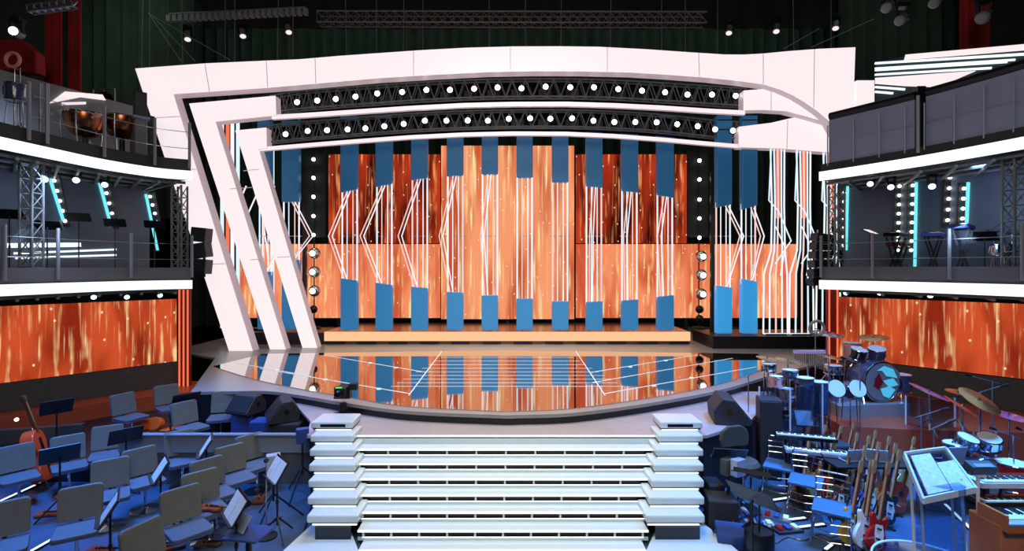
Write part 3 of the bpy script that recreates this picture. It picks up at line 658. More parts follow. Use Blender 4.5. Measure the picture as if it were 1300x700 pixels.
MB().cyl((0, 0, .12), q+Vector((0, 0, .12)), .03, n=8).build('pipe', 'truss', bar)
for i in range(24):
    c = q*(i/23); f = MB().box(c, (.1, .12, .16)).build('fixture', 'wing_grey', bar)
for x0, y0, x1, y1 in ((286, 76, 286, 30), (298, 78, 298, 30), (352, 75, 354, 25), (372, 72, 372, 22), (440, 70, 438, 30), (478, 66, 478, 32), (512, 65, 513, 32), (537, 63, 537, 32), (621, 59, 621, 32), (667, 58, 667, 32), (712, 59, 713, 32), (775, 60, 776, 32), (840, 63, 840, 32), (870, 66, 870, 32), (911, 68, 911, 30), (1008, 64, 1006, 26), (1055, 61, 1055, 26), (180, 85, 182, 20), (190, 85, 190, 16), (232, 82, 230, 50)):
    a = P(x0, y0, 13.05); b = P(x1, y1, 13.05); b.z = 10.6
    tag(MB().cyl((0, 0, 0), b-a, .008, n=5).build('hanging_wire', 'wire', loc=a), 'thin steel wire holding up the top beam of the white arch', 'wire', 'hanging wires of the arch')
for x0, y0, x1, y1, lab in ((188, 16, 230, 78, 'slanted cable running down to the top left corner of the arch'), (190, 18, 292, 76, 'longest slanted cable running down to the arch from the upper left'), (195, 22, 248, 78, 'slanted cable between the two others above the top left arch corner'), (1040, 36, 995, 62, 'slanted cable rising from the right part of the arch top'), (1110, 24, 1030, 60, 'long slanted cable rising right from the top right arch corner')):
    a, b = P(x1, y1, 13.05), P(x0, y0, 13.05)
    tag(MB().cyl((0, 0, 0), b-a, .012, n=5).build('rigging_cable', 'wire', loc=a), lab, 'cable')
# red cloths and odd fixtures of the hall at the top corners
curtain(-10.6, -10.2, 11.6, 6.9, 10.6, 'red_drape', 'red_cloth', 'narrow red drape above the upper left balcony, farther from the arch', amp=.05, wl=.16)
curtain(-10.05, -9.75, 11.6, 7.0, 10.6, 'red_drape', 'red_cloth', 'narrow red drape above the upper left balcony, closer to the arch', amp=.05, wl=.16)
curtain(10.35, 10.95, 11.8, 7.9, 10.6, 'red_drape', 'red_cloth', 'red drape at the top above the right wing wall', amp=.05, wl=.16)
c = P(18, 80, 10.6); tag(MB().prism([Vector(v) for v in ((-.9, 0, -.1), (.45, 0, -.2), (.42, 0, .25), (.1, 0, .5), (-.9, 0, .5))], (0, 0, 0), (0, .25, 0)).build('gallery_front', 'red_cloth', loc=c, bevel=.03), 'red upholstered gallery front above the upper left balcony', 'panel')
moving_light(P(22, 42, 9.5), 'blue white lamp in the top left corner above the red gallery front', (.3, -1, -.1), 'blue_lens', .8)
truss('lighting_pipe', P(38, 12, 9.5), P(95, 4, 9.5), .12, 'short pale pipe rig in the top left corner', m='steel')
for x, y, lab, s in ((1128, 8, 'stage light clipped at the top over the wing wall, leftmost of two', .9), (1188, 2, 'stage light cut by the top edge over the wing wall', .9), (1145, 24, 'tubular blue stage light pointing left above the wing wall', .9), (1250, 20, 'cluster fixture beside the red drape at the top right', 1.1)):
    moving_light(P(x, y, 10.8), lab, (-.8, -.5, -.6), 'wing_grey', s)
# red light columns under the balcony ends
def red_column(px, py, dd, ztop, label, n=2):
    z0 = .53; d = dd; x = (px-650)*d/F; t = thing('red_column', label, 'column', (x, d, z0))
    MB().box((0, .04, (ztop-z0)/2), (.26, .06, ztop-z0)).build('backing', 'red_back', t)
    for i in range(n): MB().box((-.09+i*.18/(n-1), -.0, (ztop-z0)/2), (.028, .02, ztop-z0)).build('red_tube', 'red_bar', t)
mat('red_back', (96, 16, 12), .6, emit=.25, ecol=(120, 20, 10))
red_column(233, 497, 11.1, 2.62, 'red light column standing under the arch end of the left balcony', 3)
red_column(1058, 465, 11.3, 2.62, 'red light column standing under the neon end of the right balcony', 2)
# ---------------------------------------------------------------- things of the orchestra pit
mat('chair_grey', (106, 106, 95), .7, noise=.12, nscale=6); mat('seat_grey', (88, 92, 100), .6)
mat('chair_edge_lit', (70, 100, 165), .4); mat('stand_black', (16, 17, 22), .4); mat('sheet', (226, 226, 224), .6, noise=.25, nscale=30)  # blue rim light on the chairs put into the edge colour
mat('wood_red', (156, 58, 24), .25, coat=.4); mat('wood_orange', (196, 92, 34), .25, coat=.4); mat('wood_bright', (226, 96, 30), .3, coat=.4); mat('wood_brown', (96, 52, 28), .3, coat=.3); mat('wood_pale', (206, 160, 104), .3, coat=.3)
mat('guitar_red', (176, 24, 20), .15, coat=.6); mat('guitar_white', (226, 222, 212), .15, coat=.6); mat('guitar_blue', (42, 70, 150), .15, coat=.6); mat('guitar_yellow', (206, 160, 60), .2, coat=.5); mat('guitar_black', (18, 18, 20), .15, coat=.6)
mat('neck_wood', (168, 118, 76), .4); mat('monitor_box', (44, 46, 52), .6, noise=.2, nscale=12); mat('grille', (24, 26, 32), .5); mat('case_blue', (40, 66, 130), .55)
mat('drum_shell', (60, 70, 100), .25, coat=.5); mat('drum_red', (150, 30, 40), .25, coat=.5); mat('drum_skin', (224, 224, 220), .5); mat('brass', (190, 150, 80), .25, 1.0); mat('cymbal', (196, 180, 140), .25, 1.0)
mat('copper', (190, 112, 72), .25, 1.0); mat('laptop', (176, 186, 204), .4, .4); mat('key_white', (232, 228, 214), .35); mat('key_black', (18, 18, 20), .35)
mat('keyboard_white', (220, 216, 204), .35); mat('organ_wood', (206, 122, 56), .35, noise=.3, nscale=5); mat('cyan_skin', (120, 226, 236), .4, emit=.35, ecol=(90, 220, 235)); mat('cable', (14, 14, 18), .5); mat('pink_skin', (214, 150, 150), .5); mat('tambour', (150, 112, 84), .5)
mat('rim_glass', (206, 220, 228), .12, emit=.06); mat('rail_olive', (72, 72, 66), .6, noise=.2, nscale=4); mat('blue_seat', (58, 104, 150), .5); mat('screen_blue', (60, 100, 220), .4, emit=.5); mat('green_led', (60, 220, 90), .4, emit=1.2)
mat('violin', (150, 62, 28), .25, coat=.5); mat('orange_cloth', (240, 74, 26), .4)

S = .78
def sc(t, s=None):
    s = s or S; t.scale = (s, s, s); return t
def ground(px, py, z=0.0, base=0.0):
    p = G(px, py, z); return Vector((p.x, p.y, base))
def chair(px, py, face, label, base=0.0, zs=.47):
    t = thing('orchestra_chair', label, 'chair', ground(px, py, base+zs*S, base), face, 'orchestra chairs'); sc(t)   # faces local +x
    def shell(w, h, r):
        pts = []
        for cx, cy, a0 in ((w/2-r, h-r, 0), (-w/2+r, h-r, 90), (-w/2+r*.5, r*.5, 180), (w/2-r*.5, r*.5, 270)):
            for k in range(4):
                a = math.radians(a0+30*k); rr = r if a0 < 180 else r*.5
                pts.append((cx+rr*math.cos(a), cy+rr*math.sin(a)))
        return pts
    tl = .2
    bk = [Vector((-.2-math.sin(tl)*v, u, .52+v)) for u, v in shell(.49, .43, .05)]
    o = MB().prism(bk, (-.022, 0, 0), (.022, 0, 0)).build('backrest', 'chair_grey', t, bevel=.012)
    MB().prism(bk, (-.03, 0, -.003), (-.024, 0, -.003)).build('back_shell', 'chair_edge_lit', o)
    se = [Vector((-.22+v, u, .47-.02*v)) for u, v in shell(.49, .48, .06)]
    s = MB().prism(se, (0, 0, -.025), (0, 0, .025)).build('seat', 'seat_grey', t, bevel=.012)
    MB().prism(se, (0, 0, -.04), (0, 0, -.027)).build('seat_pan', 'chair_edge_lit', s)
    MB().tube(smooth_path([(-.05, 0, .43), (-.2, 0, .44), (-.25, 0, .5), (-.27, 0, .64)], 4), .022, 8).build('back_bracket', 'stand_black', t)
    MB().cyl((.02, 0, .03), (.02, 0, .44), .024, n=10).build('pedestal', 'chrome', t)
    MB().lathe([(.22, 0), (.22, .012), (.05, .035), (.03, .05)], (.02, 0, 0), 18).build('base_plate', 'chrome', t)
    return t
R = math.radians
for px, py, a, lab in (
    (24, 606, -38, 'grey orchestra chair over the longest floor light at the outer end of the pit'),
    (88, 592, -45, 'grey orchestra chair behind the dark music stand beside the red double bass'),
    (134, 578, -58, 'grey orchestra chair behind the music stand with the tilted black desk, under the tier edge'),
    (232, 585, -45, 'grey orchestra chair right below the tier edge, between two black music stands'),
    (184, 611, -38, 'grey orchestra chair beside the music stand with an upright white sheet'),
    (140, 629, -52, 'grey orchestra chair behind the stand with white sheets near the front'),
    (272, 627, -38, 'grey orchestra chair whose seat reaches the wire ring stand in the middle of the pit'),
    (300, 607, -40, 'grey orchestra chair just right of the black angled music stand'),
    (326, 590, -38, 'grey orchestra chair closest to the slanted long sheet and the stairs'),
    (98, 672, -58, 'large grey orchestra chair in the foremost row beside two floor lights'),
    (238, 672, -40, 'large grey orchestra chair in the foremost row nearest the stairs'),
    (3, 695, -50, 'grey orchestra chair cut by the left edge of the photo in the front corner'),
    (200, 722, -20, 'grey orchestra chair in the front row seen edge-on, cut by the bottom edge'),
    (262, 647, -42, 'grey orchestra chair with a red violin lying on its seat')):
    chair(px, py, R(a), lab)
for px, py, a, lab in (
    (166, 530, -22, 'grey orchestra chair on the tier, outermost of the tier chairs'),
    (216, 518, -40, 'grey orchestra chair on the tier right in front of the red light column'),
    (243, 543, -30, 'grey orchestra chair on the tier with cellos on both sides'),
    (281, 530, -72, 'grey orchestra chair on the tier nearest the black loudspeakers')):
    chair(px, py, R(a), lab, TZ)

def music_stand(px, py, zd, face, label, base=0.0, sheets=1, tilt=58, w=.5, h=.34, loc=None, name='music_stand', lamp=False):
    """desk faces local -x (the player); zd = height of the desk centre above its base"""
    t = thing(name, label, 'music stand', loc if loc is not None else ground(px, py, base+zd*S, base), face, 'music stands'); sc(t)
    for k in range(3):
        a = 2*PI*k/3+.5; MB().tube([(0, 0, .32), (.12*math.cos(a), .12*math.sin(a), .2), (.3*math.cos(a), .3*math.sin(a), .012)], .012, 6).build('leg', 'stand_black', t)
    MB().cyl((0, 0, .2), (0, 0, zd-.05), .014, n=8).build('pole', 'stand_black', t)
    MB().cyl((0, 0, zd*.5), (0, 0, zd*.5+.06), .022, n=8).build('clutch', 'stand_black', t)
    th = R(tilt); up = Vector((math.cos(th), 0, math.sin(th))); nrm = Vector((-math.sin(th), 0, math.cos(th))); c = Vector((0, 0, zd))
    Rm = Matrix((up, Vector((0, 1, 0)), nrm)).transposed()
    d = MB().box(c, (h, w, .012), Rm).box(c-up*(h/2)+nrm*.03, (.012, w, .06), Rm).build('desk', 'stand_black', t)
    for k in range(sheets):
        MB().box(c+nrm*(.012+.004*k)+Vector((0, (k-.5)*.22 if sheets > 1 else 0, 0))-up*.01, (.3, .215 if sheets > 1 else .3, .005), Rm).build('sheet_music', 'sheet', d)
    return t
for px, py, a, sh, lab in (
    (76, 577, -45, 0, 'dark music stand in front of the red double bass, no paper showing'),
    (160, 553, -40, 0, 'music stand with a tilted black desk crossing the tier edge above the chairs'),
    (262, 566, 30, 1, 'black music stand angled at the tier edge, nearest the pit middle'),
    (204, 596, 40, 1, 'music stand with an upright pinkish white sheet between the grey chairs'),
    (140, 645, 36, 1, 'music stand with white sheets in the front row beside the large foremost chair'),
    (300, 644, 40, 2, 'music stand with pale sheets near the stairs, lower of the two slanted stands'),
    (352, 596, 42, 2, 'tall music stand with a slanted sheet near the stairs, upper of the two slanted stands')):
    music_stand(px, py, 1.02, R(a), lab, sheets=sh)
for px, py, a, sh, lab in ((236, 508, -40, 0, 'dark blue music stand on the tier in front of the red light column'), (72, 517, -40, 0, 'black music stand on the ledge below the orange screen')):
    music_stand(px, py, .95, R(a), lab, TZ, sheets=sh)

def floor_light(a, b, label, z=.0):
    p, q = G(*a, z+.03), G(*b, z+.03); p.z = q.z = 0; d = q-p
    t = thing('floor_light', label, 'floor light', (p.x, p.y, z), math.atan2(d.y, d.x), 'floor lights of the pit'); L = d.length
    MB().box((L/2, 0, .012), (L+.04, .05, .024)).build('housing', 'stand_black', t); MB().box((L/2, 0, .026), (L, .03, .008)).build('light_strip', 'floor_led', t)
for a, b, lab in (((-4, 638), (44, 616), 'longest glowing floor light at the outer end of the pit under the first chair'), ((49, 613), (70, 601), 'short glowing floor light behind the dark stand by the double bass'),
    ((40, 699), (70, 682), 'glowing floor light in front of the large foremost chair'), ((172, 623), (188, 614), 'short glowing floor light between two grey chairs in the middle of the pit'),
    ((214, 687), (224, 677), 'short glowing floor light under the foremost chair nearest the stairs'), ((268, 634), (279, 629), 'tiny glowing floor light at the seat corner of a chair in the middle'),
    ((972, 636), (1012, 630), 'glowing floor light under the first chrome chair'), ((998, 660), (1022, 657), 'glowing floor light behind the third chrome chair'), ((1014, 669), (1046, 665), 'brightest glowing floor light in front of the third chrome chair'), ((1048, 697), (1056, 691), 'glowing floor light cut by the bottom beside the third chrome chair'), ((1200, 640), (1246, 684), 'long diagonal glowing floor light behind the clear lectern'), ((1086, 590), (1112, 612), 'bright floor light between the guitars and the laptops')):
    floor_light(a, b, lab)
for a, b, lab in (((236, 553), (258, 549), 'glowing floor light along the tier edge under the middle tier chair'),):
    floor_light(a, b, lab, TZ)

def wedge(loc, face, label, s=1.0, prof=None):
    """stage wedge: profile in local xz, grille towards +x, swept along y"""
    t = thing('monitor_wedge', label, 'loudspeaker', loc, face, 'stage monitor wedges')
    pr = [(-.28*s, 0), (.26*s, 0), (.3*s, .06*s), (.02*s, .4*s), (-.16*s, .42*s), (-.3*s, .22*s)]
    MB().prism([Vector((x, 0, z)) for x, z in pr], (0, -.33*s, 0), (0, .33*s, 0)).build('cabinet', 'monitor_box', t, bevel=.012)
    a = Vector((.3*s, 0, .06*s)); b = Vector((.02*s, 0, .4*s)); u = (b-a).normalized(); n = Vector((u.z, 0, -u.x)); c = (a+b)/2+n*.006
    Rm = Matrix((u, Vector((0, 1, 0)), n)).transposed()
    MB().box(c, (.38*s, .6*s, .012), Rm).build('grille', 'grille', t)
    for sg in (-1, 1):
        MB().cyl((-.05*s, sg*.33*s, .22*s), (-.05*s, sg*.337*s, .22*s), .05*s, n=14).build('handle_plate', 'brass' if sg < 0 else 'stand_black', t)
    return t
def block(px, py, z0, d, label, m, name='equipment_case', cat='case', face=0, bev=.015):
    p = ground(px, py, z0, z0); t = thing(name, label, cat, p, face)
    MB().box((0, 0, d[2]/2), (d[0], d[1], d[2]*.98)).build('body', m, t, bevel=bev)
    MB().box((0, 0, d[2]*.985), (d[0]*.96, d[1]*.96, d[2]*.03)).build('lid', m, t, bevel=.005)
    for sg in (-1, 1): MB().tube([(sg*(d[0]/2), -.06, d[2]*.7), (sg*(d[0]/2+.03), -.04, d[2]*.7), (sg*(d[0]/2+.03), .04, d[2]*.7), (sg*(d[0]/2), .06, d[2]*.7)], .009, 6).build('handle', 'stand_black', t)
    return t
def block_at(x, y, z0, d, label, m, name='equipment_case', cat='case', face=0):
    t = block(0, 700, z0, d, label, m, name, cat, face); t.location = (x, y, z0); return t
block_at(-4.38, 8.42, TZ, (.34, .3, .46), 'blue lit case under the loudspeaker beside the tier chairs', 'case_blue')
wedge((-4.38, 8.42, TZ+.465), R(-110), 'boxy stage monitor raised on the blue case beside the stage edge', .7)
block_at(-4.0, 8.2, TZ, (.28, .3, .42), 'narrow bright blue case between the two left loudspeakers', 'case_blue')
block_at(-3.5, 8.02, TZ, (.5, .42, .46), 'matt black case carrying the large left stage monitor beside the stairs', 'monitor_box')
wedge((-3.62, 8.06, TZ+.465), R(-150), 'large black stage monitor turned away on the matt black case', .78)
wedge((3.2, 7.55, .852), R(-12), 'large blue lit stage monitor on the walkway right of the stairs', .88)
block_at(3.82, 7.62, .0, (.3, .34, 1.16), 'tall dark loudspeaker box behind the blue lit stage monitor', 'monitor_box', 'loudspeaker', 'loudspeaker', R(-15))
block(952, 575, 0, (.36, .36, .5), 'dark box standing behind the round backed chair', 'monitor_box')

def cello(loc, face, label, m='wood_orange', s=1.0, lean=0.0, name='cello', cat='cello', roll=0.0):
    t = thing(name, label, cat, loc, face)
    M = Matrix.Rotation(lean, 4, 'Y') @ Matrix.Rotation(roll, 4, 'Z')
    half = [(0, .22), (.02, .14), (.07, .19), (.2, .2), (.3, .15), (.38, .125), (.46, .145), (.56, .16), (.66, .13), (.72, .05), (.73, 0)]
    pts = [(z*s, y*s) for z, y in half[1:]]
    prof = smooth_path([(0, 0, 0)]+[(0, y, z) for z, y in pts], 3); prof = [p for p in prof]
    outline = prof+[Vector((0, -p.y, p.z)) for p in prof[::-1][1:-1]]
    o = MB(M).prism([p+Vector((0, 0, .12*s)) for p in outline], (-.08*s, 0, 0), (.08*s, 0, 0)).build('body', m, t, bevel=.015)
    MB(M).box((.085*s, 0, .45*s), (.012, .05*s, .55*s)).box((.11*s, 0, .42*s), (.05*s, .09*s, .012)).build('bridge_and_tailpiece', 'guitar_black', t)
    n = MB(M).bar((.07*s, 0, .8*s), (.05*s, 0, 1.28*s), .035*s, .04*s, up=(1, 0, 0)).build('neck', 'wood_brown', t)
    MB(M).lathe([(.03*s, 1.26*s), (.035*s, 1.3*s), (.03*s, 1.34*s), (.001, 1.36*s)], (.05*s, 0, 0), 10).build('scroll', 'wood_brown', n)
    MB(M).cyl((0, 0, .13*s), (0, 0, 0), .008*s, n=6).build('endpin', 'steel', t)
    return t
cello(ground(166, 540, TZ+.16, TZ+.17), R(-6), 'orange cello lying on its side between two tier chairs, outer one', 'wood_bright', .7, PI/2-.05, roll=1.2)
cello(ground(229, 524, TZ+.2, TZ+.17), R(-6), 'orange red cello lying on its side behind the middle tier chair', 'wood_bright', .66, PI/2-.05, roll=1.2)
cello(Vector((-6.52, 7.2, 0)), R(20), 'bright red double bass leaning behind the outermost grey chairs', 'orange_cloth', 1.0, -.25, 'double_bass', 'double bass')

def violin(loc, face, label, m='violin', s=1.0):
    t = sc(thing('violin', label, 'violin', loc, face, 'violins'))
    half = [(0, .0), (.0, .07), (.05, .1), (.12, .085), (.17, .06), (.22, .065), (.28, .082), (.34, .06), (.355, .0)]
    prof = smooth_path([(x*s, y*s, 0) for x, y in half], 3)
    MB().prism(prof+[Vector((p.x, -p.y, 0)) for p in prof[::-1][1:-1]], (0, 0, .012), (0, 0, .05)).build('body', m, t, bevel=.008)
    MB().bar((.1*s, 0, .06), (.56*s, 0, .055), .024, .014).build('fingerboard', 'guitar_black', t)
    MB().lathe([(.012, 0), (.02, .02), (.001, .04)], (.58*s, 0, .04), 8).build('scroll', m, t)
    MB().box((.15*s, 0, .065), (.006, .04, .03)).build('bridge', 'neck_wood', t)
    return t
violin(ground(254, 646, .39, .388), R(-10), 'red violin lying on the seat of a grey chair')
violin(ground(318, 680, .05, .002), R(70), 'orange red violin standing on the floor behind the small blue table')
violin(ground(46, 652, .04, .002), R(10), 'reddish violin on the floor beside the outermost chair pedestal')
violin(ground(112, 697, .04, .002), R(0), 'reddish violin on the floor under the large foremost chair')
violin(ground(200, 697, .04, .002), R(30), 'violin on the floor beside the edge-on front chair')
violin(ground(248, 690, .04, .002), R(8), 'dark violin on the floor under the foremost chair nearest the stairs', 'wood_brown')
violin(ground(326, 638, .04, .002), R(100), 'brown violin on the floor by the slanted music stands', 'wood_brown')
for px, py, r, lab in ((288, 640, .13, 'thin wire ring stand standing on the floor beside a grey chair'),):
    t = thing('ring_stand', lab, 'stand', ground(px, py, .22)); MB().tube([(r*math.cos(2*PI*k/20), r*math.sin(2*PI*k/20), .22) for k in range(20)], .006, 6, True).build('ring', 'steel', t)
    for k in range(3): MB().cyl((r*math.cos(k*2.1), r*math.sin(k*2.1), 0), (r*math.cos(k*2.1), r*math.sin(k*2.1), .22), .006, n=6).build('leg', 'steel', t)
def tripod(px, py, h, label, top='box', base=0.0, m='case_blue'):
    p = ground(px, py, base+0.02, base); t = thing('tripod', label, 'tripod', p)
    for k in range(3):
        a = 2*PI*k/3+.4; MB().tube([(0, 0, h*.55), (.34*math.cos(a), .34*math.sin(a), .012)], .011, 6).build('leg', 'stand_black', t)
    MB().cyl((0, 0, h*.4), (0, 0, h), .014, n=8).build('pole', 'stand_black', t)
    MB().box((0, 0, h+.1), (.16, .1, .2), rot('Z', .5)).build('head', m, t, bevel=.01)
    return t
tripod(384, 628, .72, 'black tripod with a blue box head close to the stair cheek')
tripod(347, 660, .62, 'black tripod with a pale head in front of the slanted music stands', m='laptop')
t = thing('mic_stand', 'thin pale microphone stand upright between the tripods', 'microphone stand', ground(338, 682, .0)); MB().cyl((0, 0, 0), (0, 0, .86), .008, n=6).build('pole', 'steel', t); MB().lathe([(.12, 0), (.12, .015), (.02, .03)], n=16).build('base', 'stand_black', t); MB().ball((0, 0, .88), .03, 8).build('microphone', 'stand_black', t)
t = thing('side_table', 'small blue lit table with papers in front of the stair landing', 'table', ground(316, 676, .55), R(-10))
MB().box((0, 0, .54), (.36, .3, .02)).build('table_top', 'case_blue', t, bevel=.004); MB().cyl((0, 0, .02), (0, 0, .53), .03, n=10).build('pedestal', 'stand_black', t); MB().lathe([(.15, 0), (.15, .02), (.03, .04)], n=16).build('base', 'stand_black', t)
q = ground(306, 668, .6, .552); tt = thing('tablet', 'pale tablet propped on the small blue table', 'tablet', q, R(-30)); MB().box((0, 0, .08), (.2, .012, .16), rot('X', -.6)).build('screen', 'laptop', tt); MB().box((0, .03, .04), (.03, .06, .08)).build('prop', 'stand_black', tt)
# pit rail of the hall on the left
t = thing('pit_rail', 'low olive grey curved pit wall with two small lamps below the orange screen', 'wall', G(0, 572, .2)); o = t.location
q = [G(-60, 568, TZ)-o, G(10, 564, TZ)-o, G(60, 560, TZ)-o, G(104, 556, TZ)-o]
q = [Vector((v.x, v.y, -o.z)) for v in q]
for v in q: v.z = 0
t.location.z = TZ
MB().strip(smooth_path(q, 4), smooth_path([p+Vector((-.05, .12, 0)) for p in q], 4), (0, 0, 0), (0, 0, .22)).build('panel', 'rail_olive', t)
for x, y in ((21, 533), (44, 544)):
    MB().ball(P(x, y, 8.2)-t.location, .03, 10).build('lamp', 'bulb_warm', t)

# television camera on the stage lip
t = thing('television_camera', 'black remote television camera on a stubby stand at the stage edge', 'camera', (G(440, 524, .85).x, 7.78, .852)); sc(t, .8)
MB().lathe([(.2, 0), (.2, .03), (.08, .05), (.06, .25)], n=16).build('pedestal', 'stand_black', t)
MB().box((0, 0, .36), (.3, .16, .05)).box((-.13, 0, .45), (.04, .12, .2)).box((.13, 0, .45), (.04, .12, .2)).build('cradle', 'stand_black', t)
MB().box((0, .0, .47), (.2, .36, .18)).build('camera_body', 'black_plastic', t, bevel=.015)
MB().lathe([(.06, 0), (.07, .12), (.05, .14)], (0, -.18, .47), 14, rot('X', PI/2)).build('lens', 'black_gloss', t)
MB().box((.2, 0, .55), (.16, .12, .12)).build('viewfinder', 'black_plastic', t, bevel=.01); MB().box((-.02, -.185, .57), (.12, .02, .02)).build('tally_light', 'green_led', t)
# ---------------------------------------------------------------- right half of the pit
def chrome_chair(px, py, face, label):
    t = sc(thing('chrome_chair', label, 'chair', ground(px, py, .4, 0), face, 'chrome chairs'), .85)
    MB().prism(smooth_path([(-.23, -.22, 0), (.23, -.22, 0), (.23, .22, 0), (-.23, .22, 0), (-.23, -.22, 0)], 1)[:-1], (0, 0, .44), (0, 0, .48)).build('seat', 'blue_seat', t, bevel=.012)
    for x in (-.2, .2):
        for y in (-.2, .2): MB().cyl((x, y, .44), (x*1.15, y*1.15, 0), .012, n=8).build('leg', 'chrome', t)
    for z in (.12, .24, .35):
        for y in (-.2, .2): MB().tube([(-.2*1.05, y*1.08, z), (0, y*1.15, z-.02), (.2*1.05, y*1.08, z)], .007, 6).build('rung', 'chrome', t)
        MB().tube([(.2*1.08, -.21, z), (.24, 0, z-.02), (.2*1.08, .21, z)], .007, 6).build('rung', 'chrome', t)
    f = MB().tube([(-.2, -.2, .44), (-.25, -.2, .8), (-.26, -.17, .84), (-.26, .17, .84), (-.25, .2, .8), (-.2, .2, .44)], .012, 8).build('back_frame', 'chrome', t)
    for z in (.58, .67, .76): MB().tube([(-.22, -.2, z), (-.27, 0, z), (-.22, .2, z)], .008, 6).build('back_rung', 'chrome', f)
    return t
chrome_chair(990, 590, R(-125), 'chrome framed chair with blue seat, the one nearest the keyboards')
chrome_chair(1023, 610, R(-125), 'chrome framed chair with blue seat, the middle one in front of the guitars')
chrome_chair(1056, 644, R(-125), 'chrome framed chair with blue seat, the largest one over the bright floor light')

EL = [(.0, 0), (.02, .1), (.1, .165), (.2, .15), (.28, .115), (.36, .135), (.42, .15), (.45, .12), (.40, .06), (.38, .03)]
AC = [(.0, 0), (.02, .12), (.12, .19), (.22, .17), (.3, .125), (.38, .14), (.45, .13), (.48, .06), (.485, .03)]
def guitar(px, py, face, lean, m, label, acoustic=False, s=.85, guard='guitar_white', head='neck_wood', base=0.0):
    t = sc(thing('guitar', label, 'guitar', ground(px, py, .06+base, base), face, 'guitars on stands'), s)
    M = Matrix.Rotation(lean+.17, 4, 'Y') @ Matrix.Rotation(-.16, 4, 'X')
    half = smooth_path([(0, y, z) for z, y in (AC if acoustic else EL)], 3)
    ol = half+[Vector((0, -p.y, p.z)) for p in half[::-1] if p.y > 1e-4]
    ol = [Vector((p.y, 0, p.z+.1)) for p in ol]; dp = .05 if acoustic else .022
    MB(M).prism(ol, (0, -dp, 0), (0, dp, 0)).build('body', m, t, bevel=.008)
    if acoustic: MB(M).lathe([(.001, 0), (.05, 0), (.05, .004), (.001, .004)], (0, -dp-.001, .4), 16, rot('X', PI/2)).build('sound_hole', 'guitar_black', t)
    else:
        MB(M).prism([Vector((x, 0, z)) for x, z in ((-.02, .18), (.09, .2), (.1, .33), (.05, .44), (-.07, .42), (-.06, .3))], (0, -dp-.004, 0), (0, -dp-.001, 0)).build('pickguard', guard, t)
        for z in (.26, .38): MB(M).box((0, -dp-.008, z), (.07, .012, .025)).build('pickup', 'guitar_black', t)
    MB(M).box((0, -dp-.008, .2), (.08, .012, .02)).build('bridge', 'chrome', t)
    n = MB(M).box((0, -dp+.01, .78), (.038, .03, .56)).build('neck', 'neck_wood', t)
    MB(M).box((0, -dp-.008, .76), (.034, .006, .6)).build('fretboard', 'wood_brown', n)
    MB(M).prism([Vector((x, 0, z)) for x, z in ((-.024, 1.05), (.024, 1.05), (.04, 1.12), (.03, 1.24), (-.035, 1.22), (-.04, 1.12))], (0, -dp, 0), (0, -dp+.02, 0)).build('headstock', head, n)
    st = MB(M)
    st.tube([(-.12, -.08, .07), (-.12, dp+.02, .1), (0, dp+.06, .1), (.12, dp+.02, .1), (.12, -.08, .07)], .01, 6).build('stand_cradle', 'stand_black', t)
    MB(M).tube([(0, dp+.06, .1), (0, dp+.08, .5), (0, dp+.03, .72)], .01, 6).build('stand_post', 'stand_black', t)
    for k in (-1, 1): MB().tube([(0, dp+.06, .1), (k*.14, -.06, .01)], .01, 6).build('stand_leg', 'stand_black', t)
    MB().tube([(0, dp+.06, .1), (.05, .22, .01)], .01, 6).build('stand_leg', 'stand_black', t)
    return t
